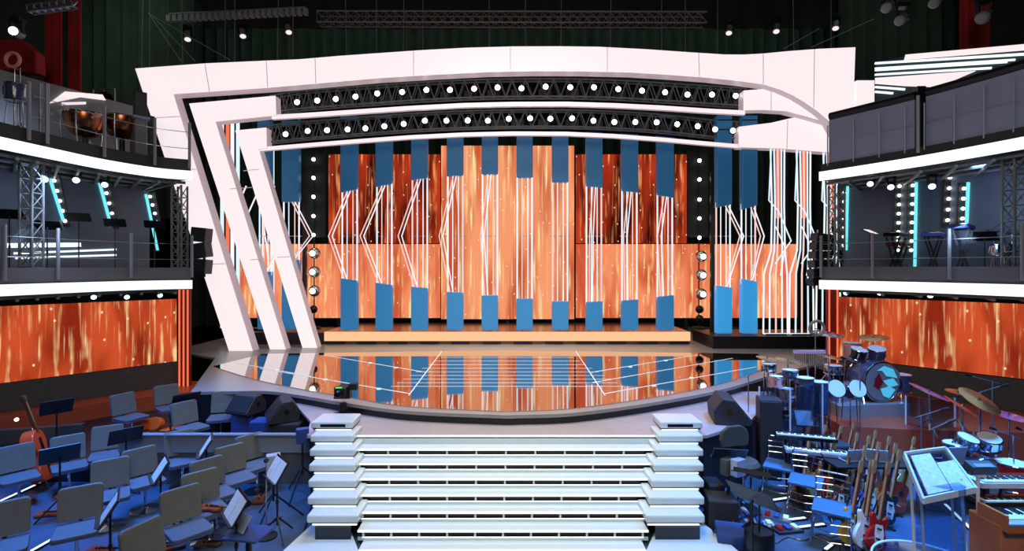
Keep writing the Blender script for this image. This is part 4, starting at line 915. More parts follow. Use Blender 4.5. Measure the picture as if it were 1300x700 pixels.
for a in (
    (1107, 704, 15, .26, 'guitar_red', 'red electric guitar in the foremost row of guitars', False, .85),
    (1091, 700, 20, .3, 'guitar_white', 'cream white electric guitar half behind the foremost red guitar', False, .85),
    (1072, 694, 18, .3, 'guitar_yellow', 'yellow electric guitar behind the largest chrome chair', False, .82),
    (1047, 641, 25, .34, 'guitar_red', 'small looking red guitar between two chrome chairs', False, .75),
    (1012, 640, 30, .38, 'wood_brown', 'dark brown acoustic guitar behind the middle chrome chair', True, .75),
    (1030, 636, 20, .36, 'wood_pale', 'pale acoustic guitar beside the dark brown acoustic guitar', True, .72),
    (1070, 622, 20, .36, 'wood_orange', 'orange brown acoustic guitar leaning before the laptops', True, .72),
    (1080, 662, 20, .32, 'guitar_blue', 'blue electric guitar in the middle row of guitars', False, .8),
    (1100, 656, 20, .3, 'wood_pale', 'pale wooden electric guitar in the middle row of guitars', False, .8),
    (1122, 668, 15, .3, 'guitar_black', 'black electric guitar next to the clear round podium', False, .8),
    (1050, 606, 20, .4, 'guitar_white', 'white electric guitar in the farthest row of guitars', False, .7),
    (1030, 604, 20, .4, 'guitar_blue', 'blue electric guitar in the farthest row beside the keyboards', False, .7),
    (1060, 655, 20, .36, 'wood_brown', 'brown electric guitar between the yellow guitar and the small looking red one', False, .75),
    (1086, 632, 20, .36, 'guitar_black', 'black electric guitar standing behind the blue one in the middle row', False, .75),
    (1066, 598, 20, .4, 'wood_pale', 'pale guitar in the farthest row in front of the laptops', True, .68),
    (1112, 634, 18, .34, 'guitar_white', 'white electric guitar behind the pale wooden electric guitar', False, .75),
    (1022, 628, 22, .38, 'guitar_white', 'white guitar squeezed between the two acoustic guitars', False, .72),
    (1040, 618, 22, .4, 'wood_orange', 'orange guitar behind the small looking red guitar', True, .7),
    (1096, 615, 20, .38, 'guitar_red', 'red guitar in the farthest row next to the bright floor light', False, .7),
    (1086, 690, 18, .3, 'guitar_blue', 'blue guitar behind the cream white one in the foremost row', False, .8),
    (1118, 652, 16, .32, 'wood_orange', 'orange guitar in the middle row beside the clear lectern', False, .78),
    (1140, 625, 14, .36, 'wood_pale', 'pale guitar behind the top of the clear lectern', True, .7),
    (1132, 650, 10, .35, 'wood_red', 'reddish brown guitar behind the clear lectern column', True, .75)):
    guitar(a[0], a[1], R(a[2]), a[3], a[4], a[5], a[6], a[7])

# lectern and round podium of clear acrylic
t = thing('conductor_podium', 'round clear acrylic podium under the lectern at the front', 'podium', (4.06, 4.98, 0))
MB().lathe([(.46, .17), (.46, .2), (.001, .2)], n=40).build('platform', 'plexi', t, smooth=True)
MB().lathe([(.455, .0), (.46, .0), (.46, .17), (.455, .17)], n=40).build('drum_wall', 'plexi', t, smooth=True)
MB().tube([(.46*math.cos(2*PI*k/40), .46*math.sin(2*PI*k/40), .2) for k in range(40)], .011, 6, True).build('rim', 'rim_glass', t)
def pp(px, py, d): return P(px, py, d)
t = thing('lectern', 'clear acrylic lectern with open white score pages at the front', 'lectern', (4.12, 4.92, .2)); o = t.location
A, B, C, D = P(1148, 578, 5.15), P(1200, 571, 5.3), P(1238, 622, 4.95), P(1172, 636, 4.75)
c0 = (A+B+C+D)/4; nrm = (B-A).cross(D-A).normalized()
if nrm.z < 0: nrm = -nrm
MB().prism([p-o for p in (A, B, C, D)], (0, 0, 0), nrm*.012).build('desk_plate', 'plexi', t)
for p, q in ((A, B), (B, C), (C, D), (D, A)): MB().bar(p-o, q-o, .02, .06).build('edge_strip', 'rim_glass', t)
E = [A+(C-A)*.06+(nrm*.02), B.lerp(A, .1)+nrm*.02, C.lerp(A, .16)+nrm*.02, D.lerp(B, .14)+nrm*.02]
def quad(u0, v0, u1, v1, h): return [A.lerp(B, u).lerp(D.lerp(C, u), v)+nrm*h-o for u, v in ((u0, v0), (u1, v0), (u1, v1), (u0, v1))]
tag(MB().prism([p+o-A for p in quad(.1, .06, .55, .92, .014)], (0, 0, 0), nrm*.008).build('score_page', 'sheet', loc=A), 'white score page lying on the outer half of the clear lectern', 'sheet music')
tag(MB().prism([p+o-A for p in quad(.57, .3, .97, .94, .014)], (0, 0, 0), nrm*.008).build('score_page', 'sheet', loc=A), 'white score page lying on the guitar-free half of the clear lectern', 'sheet music')
cb = Vector((4.12, 4.92, .21))
for dx in (-.2, .2):
    for dy in (-.06, .06):
        MB().bar(cb-o+Vector((dx, dy, 0)), c0-o+Vector((dx, dy+.02, -.03-dx*.05)), .02, .02).build('column_edge', 'rim_glass', t)
MB().box(Vector((0, .0, .42)), (.4, .1, .8)).build('column', 'plexi', t)
MB().box(Vector((0, 0, .012)), (.5, .3, .02)).build('foot_plate', 'plexi', t)

# keyboards at the front right
def keyboard(loc, w, d, h, face, label, m='keyboard_white', stand=True, zf=0.0, name='keyboard'):
    t = thing(name, label, 'keyboard', loc, face, 'keyboards'); z = loc[2]-zf
    MB().box((0, 0, h/2), (w, d, h)).build('case', m, t, bevel=.008)
    n = max(10, int(w/.024)); ky = MB().box((0, -d*.22, h+.005), (w*.94, d*.5, .014)).build('white_keys', 'key_white', t)
    bk = MB()
    for i in range(n):
        if i % 7 not in (2, 6): bk.box((-w*.47+w*.94*(i+1)/n, -d*.12, h+.017), (w*.94/n*.55, d*.3, .014))
    bk.build('black_keys', 'key_black', ky)
    MB().box((0, d*.32, h+.004), (w*.9, d*.22, .01)).build('control_panel', 'guitar_black', t)
    if stand:
        for sx in (-1, 1):
            MB().bar((sx*w*.3, -d*.4, -z), (sx*w*.3, d*.4, -.01), .03, .03).build('stand_leg', 'stand_black', t)
            MB().bar((sx*w*.3+.035, d*.4, -z), (sx*w*.3+.035, -d*.4, -.01), .03, .03).build('stand_leg', 'stand_black', t)
    return t
keyboard((5.32, 5.38, .83), 1.0, .26, .06, 0, 'long white keyboard on the upper tier behind the small wooden organ')
keyboard((5.3, 5.3, .66), 1.0, .2, .05, 0, 'slim dark keyboard on the lower tier under the long white keyboard', 'guitar_black')
t = thing('wooden_organ', 'wooden organ with white keys in the bottom corner', 'organ', (5.0, 4.94, 0))
MB().box((0, .02, .34), (.86, .34, .68)).build('case', 'organ_wood', t, bevel=.012)
MB().box((-.41, -.05, .72), (.03, .3, .16)).build('cheek', 'organ_wood', t, bevel=.006); MB().box((.41, -.05, .72), (.03, .3, .16)).build('cheek', 'organ_wood', t, bevel=.006)
k = MB().box((0, .02, .70), (.78, .2, .03)).build('white_keys', 'key_white', t); b = MB()
for i in range(22):
    if i % 7 not in (2, 6): b.box((-.39+.78*(i+1)/22, .06, .722), (.018, .12, .02))
b.build('black_keys', 'key_black', k)
MB().box((0, -.12, .69), (.8, .08, .02)).build('front_panel', 'laptop', t)
for z in (.2, .42, .6): MB().box((0, -.165, z), (.8, .012, .03)).build('front_rail', 'wood_brown', t)
t = thing('mixing_console', 'small olive mixer on a thin white pole beside the lectern', 'mixer', (4.66, 5.12, 0))
MB().cyl((0, 0, .02), (0, 0, 1.04), .014, n=8).build('pole', 'key_white', t); MB().lathe([(.14, 0), (.14, .015), (.02, .03)], n=16).build('base', 'stand_black', t)
MB().box((.02, 0, 1.1), (.24, .12, .09), rot('X', .3)).build('body', 'rail_olive', t, bevel=.01); MB().box((.02, -.04, 1.135), (.18, .05, .008), rot('X', .3)).build('fader_panel', 'wing_grey', t); MB().box((0, 0, 1.03), (.08, .1, .02)).build('bracket', 'key_white', t)

# drums
def drum(loc, r, h, label, m='drum_shell', tilt=(0, 0), name='drum', legs=0.0, skin='drum_skin', group='drums of the band', face=0, cat='drum'):
    t = thing(name, label, cat, loc, face, group); Rm = rot('Y', tilt[0]) @ rot('X', tilt[1]); M = Rm.to_4x4(); M.translation = Vector((0, 0, legs))
    MB(M).lathe([(r*.97, 0), (r, .02), (r, h-.02), (r*.97, h)], n=24).build('shell', m, t, smooth=True)
    MB(M).lathe([(r*.96, h), (r*.96, h+.006), (.001, h+.008)], n=24).build('drumhead', skin, t)
    for z in (.0, h): MB(M).tube([(r*1.02*math.cos(2*PI*k/24), r*1.02*math.sin(2*PI*k/24), z) for k in range(24)], .009, 6, True).build('hoop', 'chrome', t)
    for k in range(6):
        a = 2*PI*k/6; MB(M).box((r*1.02*math.cos(a), r*1.02*math.sin(a), h/2), (.02, .02, h*.5)).build('lug', 'chrome', t)
    if legs:
        for k in range(3):
            a = 2*PI*k/3; MB().tube([(r*.7*math.cos(a), r*.7*math.sin(a), legs+.02), (r*1.15*math.cos(a), r*1.15*math.sin(a), .0)], .009, 6).build('leg', 'chrome', t)
    return t
def cymbal(x, y, z0, h, r, label, tilt=(0, 0), m='cymbal'):
    t = thing('cymbal', label, 'cymbal', (x, y, z0), 0, 'cymbals of the band'); Rm = rot('Y', tilt[0]) @ rot('X', tilt[1])
    MB().lathe([(.012, h-.0), (r*.15, h+.0), (r, h-.012)], n=28).build('tmp', m, t); 
    o = t.children[0]; o.name = 'disc'; me = o.data
    for v in me.vertices: v.co = Rm @ (v.co-Vector((0, 0, h)))+Vector((0, 0, h))
    so = o.modifiers.new('thick', 'SOLIDIFY'); so.thickness = .004
    MB().cyl((0, 0, h*.25), (0, 0, h+.03), .01, n=8).build('pole', 'chrome', t)
    for k in range(3):
        a = 2*PI*k/3+.3; MB().tube([(0, 0, h*.35), (.22*math.cos(a), .22*math.sin(a), .01)], .009, 6).build('leg', 'chrome', t)
    return t
# riser with a drum kit below the orange screen
ra, rb = G(1066, 516, .74), G(1148, 513, .74)
t = struct(MB().prism([Vector((ra.x, ra.y, .74)), Vector((rb.x+.1, rb.y, .74)), Vector((rb.x+.2, rb.y+.9, .74)), Vector((ra.x+.2, ra.y+1.5, .74))], (0, 0, -.21), (0, 0, 0)).build('drum_riser', 'stage_grey'))
bx, by = (1108-650)*9.15/650, 9.15
t = thing('bass_drum', 'bass drum with a cyan and white patterned head on the riser below the orange screen', 'drum', (bx, by, .742), R(8), 'drums of the band')
M = Matrix.Rotation(PI/2, 4, 'X'); M.translation = Vector((0, .18, .36))
MB(M).lathe([(.33, 0), (.345, .02), (.345, .36), (.33, .38)], n=30).build('shell', 'drum_shell', t, smooth=True)
hd = MB(M).lathe([(.33, .38), (.33, .386), (.001, .39)], n=30).build('drumhead', 'wing_grey', t)
for pts, m_, nm in (([(-.12, .2), (.02, .28), (.2, .22), (.28, .06), (.06, .1), (-.02, .2)], 'cyan_skin', 'cyan_patch'), ([(.0, .02), (.2, .06), (.3, -.06), (.12, -.1)], 'cyan_skin', 'cyan_patch'), ([(-.05, -.12), (.12, -.08), (.24, -.14), (.12, -.29), (0, -.24)], 'cyan_skin', 'cyan_patch'), ([(-.16, .06), (-.08, .16), (.0, .0), (-.08, -.12), (-.18, -.06)], 'drum_red', 'red_patch')):
    MB().prism([Vector((x, -.215, z+.36)) for x, z in pts], (0, -.004, 0), (0, 0, 0)).build(nm, m_, hd)
for z in (0, .38): MB(M).tube([(.35*math.cos(2*PI*k/30), .35*math.sin(2*PI*k/30), z) for k in range(30)], .014, 6, True).build('hoop', 'chrome', t)
for sx in (-1, 1): MB().cyl((sx*.3, -.1, .2), (sx*.4, -.25, 0), .01, n=6).build('spur', 'chrome', t)
drum((bx-.22, by+.1, 1.47), .13, .17, 'outer rack tom above the patterned bass drum', 'guitar_black', (.1, .3))
drum((bx+.14, by+.12, 1.47), .14, .18, 'inner rack tom above the patterned bass drum', 'drum_shell', (-.1, .3))
drum((bx+.52, by+.05, .742), .17, .3, 'floor tom beside the patterned bass drum on the riser', 'drum_shell', legs=.14)
drum((bx-.55, by+.25, .742), .15, .14, 'snare drum on short legs on the outer side of the patterned bass drum', 'chrome', legs=.42)
cymbal(bx-.5, by+.5, .742, 1.12, .27, 'dark cymbal above the outer side of the riser drum kit', (.1, .15), 'drum_shell')
cymbal(bx+.36, by+.5, .742, 1.05, .25, 'pale cymbal above the inner side of the riser drum kit', (-.12, .1))
drum((bx+.05, by+.62, .742), .16, .3, 'pinkish floor tom at the back of the riser drum kit', 'pink_skin', legs=.62)
# second kit further front on the right
kx, ky = 6.25, 6.75
def kp(px, py, d): return P(px, py, d)
for px, py, d, r, tl, m, lab in ((1244, 508, 6.9, .25, (.3, .5), 'cymbal', 'large tilted shiny cymbal at the top of the front drum kit'), (1222, 516, 7.35, .24, (.5, .3), 'cymbal', 'steeply tilted cymbal left of the large shiny cymbal'), (1281, 527, 6.9, .26, (.15, .1), 'drum_shell', 'flat blue lit cymbal at the outer end of the front drum kit'), (1180, 497, 7.9, .27, (.35, .2), 'drum_shell', 'dark blue cymbal over the orange lit ledge'), (1216, 497, 7.95, .16, (.05, .1), 'cymbal', 'small blue lit cymbal behind the steeply tilted one')):
    c = P(px, py, d); b = .53 if d > 7.85 else 0; cymbal(c.x, c.y, b, c.z-b, r, lab, tl, m)
c = P(1247, 575, 6.75)
t = thing('bass_drum', 'plain grey bass drum of the front drum kit', 'drum', (c.x, 6.8, 0), R(-12), 'drums of the band')
M = Matrix.Rotation(PI/2, 4, 'X'); M.translation = Vector((0, .16, .32))
MB(M).lathe([(.29, 0), (.3, .02), (.3, .34), (.29, .36)], n=28).build('shell', 'drum_shell', t, smooth=True); MB(M).lathe([(.29, .36), (.29, .366), (.001, .37)], n=28).build('drumhead', 'wing_grey', t)
for z in (0, .36): MB(M).tube([(.305*math.cos(2*PI*k/28), .305*math.sin(2*PI*k/28), z) for k in range(28)], .013, 6, True).build('hoop', 'chrome', t)
drum((c.x-.16, 6.85, .7), .12, .15, 'outer rack tom over the plain grey bass drum', 'chrome', (.15, .35))
drum((c.x+.16, 6.85, .7), .13, .15, 'inner rack tom over the plain grey bass drum', 'chrome', (-.15, .35))
p = P(1286, 568, 6.55); drum((p.x, p.y, 0), .18, .32, 'red floor tom at the outer end of the front drum kit', 'drum_red', legs=.28)
p = P(1214, 556, 6.9); drum((p.x, p.y, 0), .15, .13, 'chrome snare drum on legs of the front drum kit', 'chrome', legs=.6)
t = thing('drum_throne', 'round black drum stool behind the front drum kit', 'stool', (6.9, 7.45, 0)); MB().lathe([(.15, .5), (.16, .54), (.14, .58), (.001, .585)], n=20).build('seat', 'black_plastic', t, smooth=True); MB().cyl((0, 0, .02), (0, 0, .5), .02, n=8).build('post', 'chrome', t)
for k in range(3): MB().tube([(0, 0, .25), (.2*math.cos(k*2.1), .2*math.sin(k*2.1), .01)], .01, 6).build('leg', 'chrome', t)
def boom(px, py, d, h0, dx, label, base=0.0):
    c = P(px, py, d); t = thing('microphone_stand', label, 'microphone stand', (c.x-dx, c.y, base), 0, 'microphone stands'); h = c.z-base
    MB().lathe([(.12, 0), (.12, .015), (.02, .03)], n=14).build('base', 'stand_black', t); MB().cyl((0, 0, .02), (0, 0, h-.08), .009, n=6).build('pole', 'steel', t)
    MB().cyl((-dx*.3, 0, h-.12), (dx, 0, h), .007, n=6).build('boom_arm', 'steel', t); MB().tube([(dx*.9, 0, h-.01), (dx*1.25, -.02, h+.02)], [.014, .02], 8).build('microphone', 'stand_black', t)
for a in ((1230, 477, 7.6, 0, -.35, 'microphone boom rising above the small blue lit cymbal'), (1272, 490, 7.2, 0, .3, 'microphone boom slanting up at the outer end of the front drum kit'), (1205, 535, 6.6, 0, .2, 'low microphone boom before the chrome snare drum'), (1196, 520, 7.3, 0, .3, 'microphone boom crossing behind the clear lectern towards the front kit'), (1262, 545, 6.5, 0, -.25, 'microphone boom over the rack toms of the front kit'), (1294, 545, 6.9, 0, -.2, 'microphone boom cut by the photo edge beside the red floor tom'), (968, 470, 7.95, 0, .22, 'microphone boom over the drums at the stage side of the percussion corner'), (1012, 488, 7.85, 0, -.22, 'microphone boom over the congas under the bar chimes'), (1072, 455, 8.2, 0, -.25, 'microphone boom in front of the red light column on the band side')): boom(*a)
# acrylic screens
def shield(pts, h, label, z0=0.0):
    q = [Vector((p.x, p.y, z0)) for p in pts]; o = q[0]; t = thing('acrylic_screen', label, 'screen', o, 0, 'acrylic screens')
    for a, b in zip(q, q[1:]):
        MB().bar(a-o+Vector((0, 0, h/2)), b-o+Vector((0, 0, h/2)), .012, h).build('pane', 'plexi', t)
        MB().cyl(b-o, b-o+Vector((0, 0, h)), .012, n=6).build('hinge_rod', 'rim_glass', t)
    MB().cyl(Vector((0, 0, 0)), Vector((0, 0, h)), .012, n=6).build('hinge_rod', 'rim_glass', t)
shield([G(1042, 560), G(1066, 566), G(1094, 558)], 1.1, 'folded clear acrylic screen with drum heads showing behind it, near the percussion')
shield([G(1150, 580), G(1180, 588), G(1212, 584)], 1.0, 'folded clear acrylic screen standing between the riser and the front drum kit')
shield([G(1236, 616), G(1248, 622), G(1264, 616)], .75, 'narrow folded acrylic screen right behind the small olive mixer')
shield([G(964, 600), G(1003, 604), G(1044, 596)], 1.3, 'tall folded clear acrylic screen in front of the percussion corner')
for px, lab in ((1053, 'round pale gong drum on a stand behind the first acrylic screen'), (1079, 'smaller round pale drum head behind the first acrylic screen')):
    p = P(px, 488, 8.4); drum((p.x, p.y, 0), .14, .2, lab, 'drum_shell', (0, 1.2), legs=p.z-.1)
# percussion corner
p0 = P(1008, 447, 8.35); p1 = P(1047, 447, 8.35)
t = thing('bar_chimes', 'rack of hanging bar chimes at the top of the percussion corner', 'chimes', (p0.x, p0.y, 0)); w = p1.x-p0.x; z = p0.z
MB().box((w/2, 0, z), (w, .06, .05)).build('beam', 'pink_skin', t)
for i in range(16): MB().cyl((w*(i+.5)/16, 0, z-.02), (w*(i+.5)/16, 0, z-.12-.012*i), .008, n=6).build('chime', 'chrome', t)
MB().cyl((w/2, .04, .02), (w/2, .04, z), .014, n=8).build('pole', 'chrome', t); MB().lathe([(.2, 0), (.2, .015), (.02, .04)], (w/2, .04, 0), 16).build('base', 'stand_black', t)
p = P(1037, 417, 8.9); t = thing('frame_drum', 'brown ring shaped frame drum on a stand before the neon columns', 'drum', (p.x, p.y, 0)); r = .125
MB().tube([(r*math.cos(2*PI*k/28), 0, p.z+r*math.sin(2*PI*k/28)) for k in range(28)], .025, 8, True).build('ring', 'tambour', t); MB().tube([(.045*math.cos(2*PI*k/16)-.02, -.01, p.z-.05+.045*math.sin(2*PI*k/16)) for k in range(16)], .008, 6, True).build('inner_ring', 'chrome', t)
MB().cyl((0, .04, .02), (0, .04, p.z-.1), .012, n=8).build('pole', 'chrome', t); MB().lathe([(.16, 0), (.16, .015), (.02, .04)], (0, .04, 0), 16).build('base', 'stand_black', t)
for px, py, d, r, h, m, lab in ((985, 478, 8.05, .1, .16, 'pink_skin', 'small pinkish drum on tall legs at the stage side of the percussion corner'), (998, 494, 7.9, .1, .18, 'pink_skin', 'second pinkish drum lower beside the small pinkish drum'), (1003, 470, 8.3, .12, .14, 'drum_shell', 'blue lit drum behind the two pinkish drums'), (1022, 480, 8.1, .13, .5, 'drum_shell', 'tall blue conga under the bar chimes'), (1040, 485, 8.15, .13, .5, 'drum_shell', 'second tall blue conga right of the first under the bar chimes'), (976, 462, 8.3, .11, .12, 'chrome', 'shiny timbale drum at the stage edge of the percussion corner')):
    p = P(px, py, d); drum((p.x, p.y, 0), r, h, lab, m, legs=p.z-h)
for px, py, d, r, lab in ((974, 455, 8.45, .17, 'small cymbal over the shiny timbale drum at the stage edge'), (1000, 458, 8.6, .2, 'cymbal over the blue lit drum of the percussion corner'), (1052, 452, 8.6, .2, 'cymbal by the red light column over the percussion corner')):
    p = P(px, py, d); cymbal(p.x, p.y, 0, p.z, r, lab, (.15, .1))
music_stand(1017, 517, 1.0, R(80), 'small stand with a yellowish sheet in the percussion corner', loc=(4.5, 7.9, 0), sheets=1).children[0]
block_at(4.62, 7.45, 0, (.5, .3, .55), 'dark blue flight case in front of the percussion corner', 'monitor_box')
keyboard((4.0, 7.0, .76), .75, .2, .05, R(-18), 'upper keyboard of the rack behind the first chrome chair', 'guitar_black')
keyboard((4.05, 6.82, .62), .75, .2, .05, R(-18), 'lower keyboard of the rack behind the first chrome chair', 'laptop')
# laptops on a dark table
t = thing('long_table', 'long dark table carrying the laptops behind the guitars', 'table', (5.05, 6.6, 0)); MB().box((0, 0, .6), (2.0, .45, .03)).build('table_top', 'black_plastic', t, bevel=.005)
for sx in (-.9, .9):
    for sy in (-.18, .18): MB().box((sx, sy, .29), (.04, .04, .58)).build('leg', 'stand_black', t)
def laptop(x, y, z, face, label, s=1.0):
    t = thing('laptop', label, 'laptop', (x, y, z), face, 'laptops'); MB().box((0, .0, .008), (.32*s, .22*s, .014)).build('base', 'laptop', t, bevel=.003)
    l = MB().box((0, -.11*s, .12*s), (.32*s, .01, .22*s), rot('X', .2)).build('lid', 'laptop', t, bevel=.003); MB().lathe([(.001, 0), (.018*s, 0), (.018*s, .002), (.001, .002)], (0, -.112*s, .125*s), 10, rot('X', PI/2+.2)).build('round_mark', 'key_white', l)
    MB().box((0, .01, .0165), (.28*s, .12*s, .003)).build('keys', 'key_black', t)
for a in ((4.36, 6.6, .617, R(8), 'silver laptop nearest the keyboards on the dark table', .72), (4.68, 6.6, .617, R(-20), 'silver laptop turned aside, middle one on the dark table', .72), (5.55, 6.55, .617, R(6), 'larger blue lit laptop at the drum end of the dark table', 1.0)): laptop(*a)
# clutter right of the stairs
t = thing('round_back_chair', 'chair with a rounded olive brown back right of the stairs', 'chair', (2.95, 6.55, 0), R(-75))
bk = [Vector((-.16, y, z)) for y, z in ((-.2, .76), (.2, .76), (.22, .86), (.19, .97), (.1, 1.03), (-.1, 1.03), (-.19, .97), (-.22, .86))]
MB().prism(bk, (-.025, 0, 0), (.025, 0, 0)).build('backrest', 'rail_olive', t, bevel=.015); MB().lathe([(.2, .56), (.21, .6), (.18, .64), (.001, .645)], n=20).build('seat', 'rail_olive', t, smooth=True)
MB().bar((-.15, 0, .6), (-.17, 0, .8), .05, .02, up=(1, 0, 0)).build('back_bracket', 'stand_black', t); MB().cyl((0, 0, .02), (0, 0, .58), .025, n=8).build('post', 'chrome', t); MB().lathe([(.2, 0), (.2, .02), (.03, .05)], n=18).build('base', 'stand_black', t)
music_stand(953, 602, 1.0, R(-120), 'blue lit flat music stand to the right of the stair cheek', sheets=0, tilt=20)
music_stand(955, 630, 1.05, R(-145), 'black music stand seen from behind in front of the chrome chairs', sheets=1, tilt=50, w=.6)
music_stand(926, 577, 1.05, R(-100), 'dark music stand with a small lamp close to the stair cheek', sheets=0, tilt=45)
block(915, 668, 0, (.34, .3, .36), 'grey amplifier box with a bright top beside the stair landing', 'monitor_box', 'amplifier', 'amplifier', R(-10))
block(934, 690, 0, (.42, .34, .16), 'flat blue topped box in front of the grey amplifier box', 'case_blue', face=R(-15))
block(905, 640, 0, (.2, .3, .3), 'narrow dark box squeezed against the right stair cheek', 'monitor_box')
t = thing('floor_bin', 'black cylindrical stand base at the bottom edge beside the flat box', 'bin', G(964, 708)); MB().lathe([(.14, 0), (.15, .02), (.15, .28), (.14, .3), (.13, .28)], n=20).build('body', 'stand_black', t, smooth=True); MB().cyl((0, 0, .25), (0, 0, .75), .012, n=8).build('pole', 'stand_black', t)
tripod(937, 668, .62, 'black tripod with a pale head behind the grey amplifier box', m='laptop'); tripod(924, 664, .6, 'black tripod with a greenish head by the right stair cheek', m='rail_olive')
for i, (px, py, m, lab) in enumerate(((986, 660, 'steel', 'silver pedal board lying on the floor before the chrome chairs'), (965, 668, 'laptop', 'pale effects pedal box beside the black stand base'), (1000, 675, 'monitor_box', 'dark pedal board near the bottom edge'), (940, 655, 'case_blue', 'blue effects box next to the grey amplifier'))):
    t = thing('pedal_board', lab, 'pedal board', G(px, py), R(-30+20*i)); MB().prism([Vector(v) for v in ((-.16, -.07, 0), (.16, -.07, 0), (.16, -.07, .03), (-.16, -.07, .03))], (0, 0, 0), (0, .16, 0)).build('board', m, t)
    for k in range(3): MB().box((-.1+.1*k, .01, .045), (.06, .1, .03)).build('pedal', ('guitar_red', 'case_blue', 'key_white')[k], t, bevel=.004)
for i, (pts, lab) in enumerate((([(985, 690), (1000, 682), (1020, 686), (1040, 678), (1056, 682), (1070, 676)], 'pale cable winding across the floor in front of the largest chrome chair'), ([(902, 640), (912, 655), (908, 672), (920, 690), (940, 698)], 'black cable running down beside the stair landing'), ([(930, 605), (945, 620), (938, 640), (955, 652), (975, 655)], 'dark cable around the music stands right of the stairs'), ([(396, 640), (388, 668), (380, 690), (362, 712)], 'black cable along the edge of the left stair landing'))):
    q = smooth_path([G(x, y, .01) for x, y in pts], 5); o = q[0]; tag(MB().tube([p-o for p in q], .01, 6).build('floor_cable', 'steel' if i == 0 else 'cable', loc=o), lab, 'cable')

# ---------------------------------------------------------------- things on the balconies
def on_deck(C, px, k, z): p = on_curve(C, px); return Vector((p.x*k, p.y*k, z))
for px, py, k, f, lab in ((12, 272, 1.07, -60, 'black music stand at the outer end of the lower left balcony'), (60, 286, 1.05, -60, 'black music stand right behind the first tall post of the lower left balcony'), (100, 276, 1.08, -60, 'black music stand between the first two light bars of the lower left balcony'), (146, 283, 1.07, -60, 'black music stand under the middle light bar of the lower left balcony'), (196, 285, 1.07, -60, 'black music stand nearest the arch in the lower left balcony')):
    l = on_deck(LF, px, k, 2.842); zd = (H-(py-340)*l.y/F-2.842)/S
    music_stand(0, 0, zd, R(f), lab, loc=l, sheets=0, tilt=35)
def kettledrum(px, py, k, label):
    l = on_deck(LF, px, k, 5.272); t = thing('kettledrum', label, 'drum', l, 0, 'kettledrums')
    zt = H-(py-340)*l.y/F-5.272; r = .36
    MB().lathe([(.05, zt-.48), (.2, zt-.44), (.31, zt-.3), (r, zt-.08), (r, zt)], n=28).build('bowl', 'copper', t, smooth=True)
    MB().lathe([(r, zt), (r, zt+.006), (.001, zt+.008)], n=28).build('drumhead', 'drum_skin', t); MB().tube([(1.03*r*math.cos(2*PI*i/28), 1.03*r*math.sin(2*PI*i/28), zt) for i in range(28)], .014, 6, True).build('hoop', 'chrome', t)
    for i in range(5):
        a = 2*PI*i/5; MB().tube([(r*1.05*math.cos(a), r*1.05*math.sin(a), zt), (r*1.08*math.cos(a), r*1.08*math.sin(a), zt-.3), (r*.8*math.cos(a), r*.8*math.sin(a), 0)], .014, 6).build('strut', 'chrome', t)
    MB().lathe([(.27, .03), (.28, .06), (.05, .1), (.05, zt-.46)], n=20).build('base', 'stand_black', t)
kettledrum(108, 146, 1.085, 'copper kettledrum behind the tall post on the upper left balcony')
kettledrum(155, 150, 1.085, 'copper kettledrum nearest the white arch on the upper left balcony')
def ux(C, px, py, k, z): l = on_deck(C, px, k, z); return l, H-(py-340)*l.y/F-z
l, h = ux(LF, 25, 88, 1.08, 5.272); cymbal(l.x, l.y, l.z, h, .26, 'wide cymbal on the upper left balcony below the red gallery front', (.2, .2))
l, h = ux(LF, 20, 118, 1.07, 5.272); drum(l, .16, .3, 'blue lit tom under the wide cymbal on the upper left balcony', 'drum_shell', legs=h-.15)
l, h = ux(LF, 16, 76, 1.1, 5.272); t = thing('frame_drum', 'pink ring shaped drum on a stand below the red gallery front', 'drum', l); MB().tube([(.13*math.cos(2*PI*k/24), 0, h+.13*math.sin(2*PI*k/24)) for k in range(24)], .03, 8, True).build('ring', 'pink_skin', t); MB().cyl((0, .03, .02), (0, .03, h-.12), .012, n=6).build('pole', 'chrome', t); MB().lathe([(.15, 0), (.15, .015), (.02, .03)], n=14).build('base', 'stand_black', t)
l, h = ux(LF, 132, 128, 1.17, 5.272); t = thing('gong', 'dark round gong on a stand behind the two kettledrums', 'gong', l); MB().lathe([(.2, -.02), (.22, 0), (.2, .02), (.001, .025)], (0, 0, h), 24, rot('X', PI/2)).build('disc', 'black_gloss', t, smooth=True)
for s_ in (-1, 1): MB().cyl((s_*.25, 0, 0), (s_*.25, 0, h+.27), .015, n=8).build('frame_post', 'steel', t); MB().cyl((s_*.25, -.15, .015), (s_*.25, .15, .015), .015, n=8).build('foot', 'steel', t)
MB().cyl((-.25, 0, h+.27), (.25, 0, h+.27), .015, n=8).build('frame_beam', 'steel', t); MB().cyl((0, 0, h+.2), (0, 0, h+.27), .006, n=5).build('cord', 'steel', t)
l, h = ux(LF, 176, 150, 1.06, 5.272); t = thing('glockenspiel', 'grey covered glockenspiel beside the kettledrum close to the arch', 'glockenspiel', l, R(-40)); MB().box((0, 0, h-.03), (.5, .3, .06)).build('cover', 'parapet', t, bevel=.01); MB().box((0, 0, (h-.06)/2), (.4, .24, h-.06)).build('cloth_skirt', 'wing_grey', t, bevel=.02)
for px, py, lab in ((178, 118, 'black loudspeaker block behind the glockenspiel, beside the arch leg'), (188, 148, 'black loudspeaker block between glockenspiel and arch leg')):
    l, h = ux(LF, px, py, 1.08, 5.272); t = thing('line_array_box', lab, 'loudspeaker', l, R(-50)); MB().box((0, 0, h/2), (.26, .24, h)).build('cabinet', 'black_plastic', t, bevel=.02); MB().box((0, -.125, h/2), (.22, .01, h*.9)).build('grille', 'grille', t)
l = on_deck(LF, 252, 1.0, 2.68); 
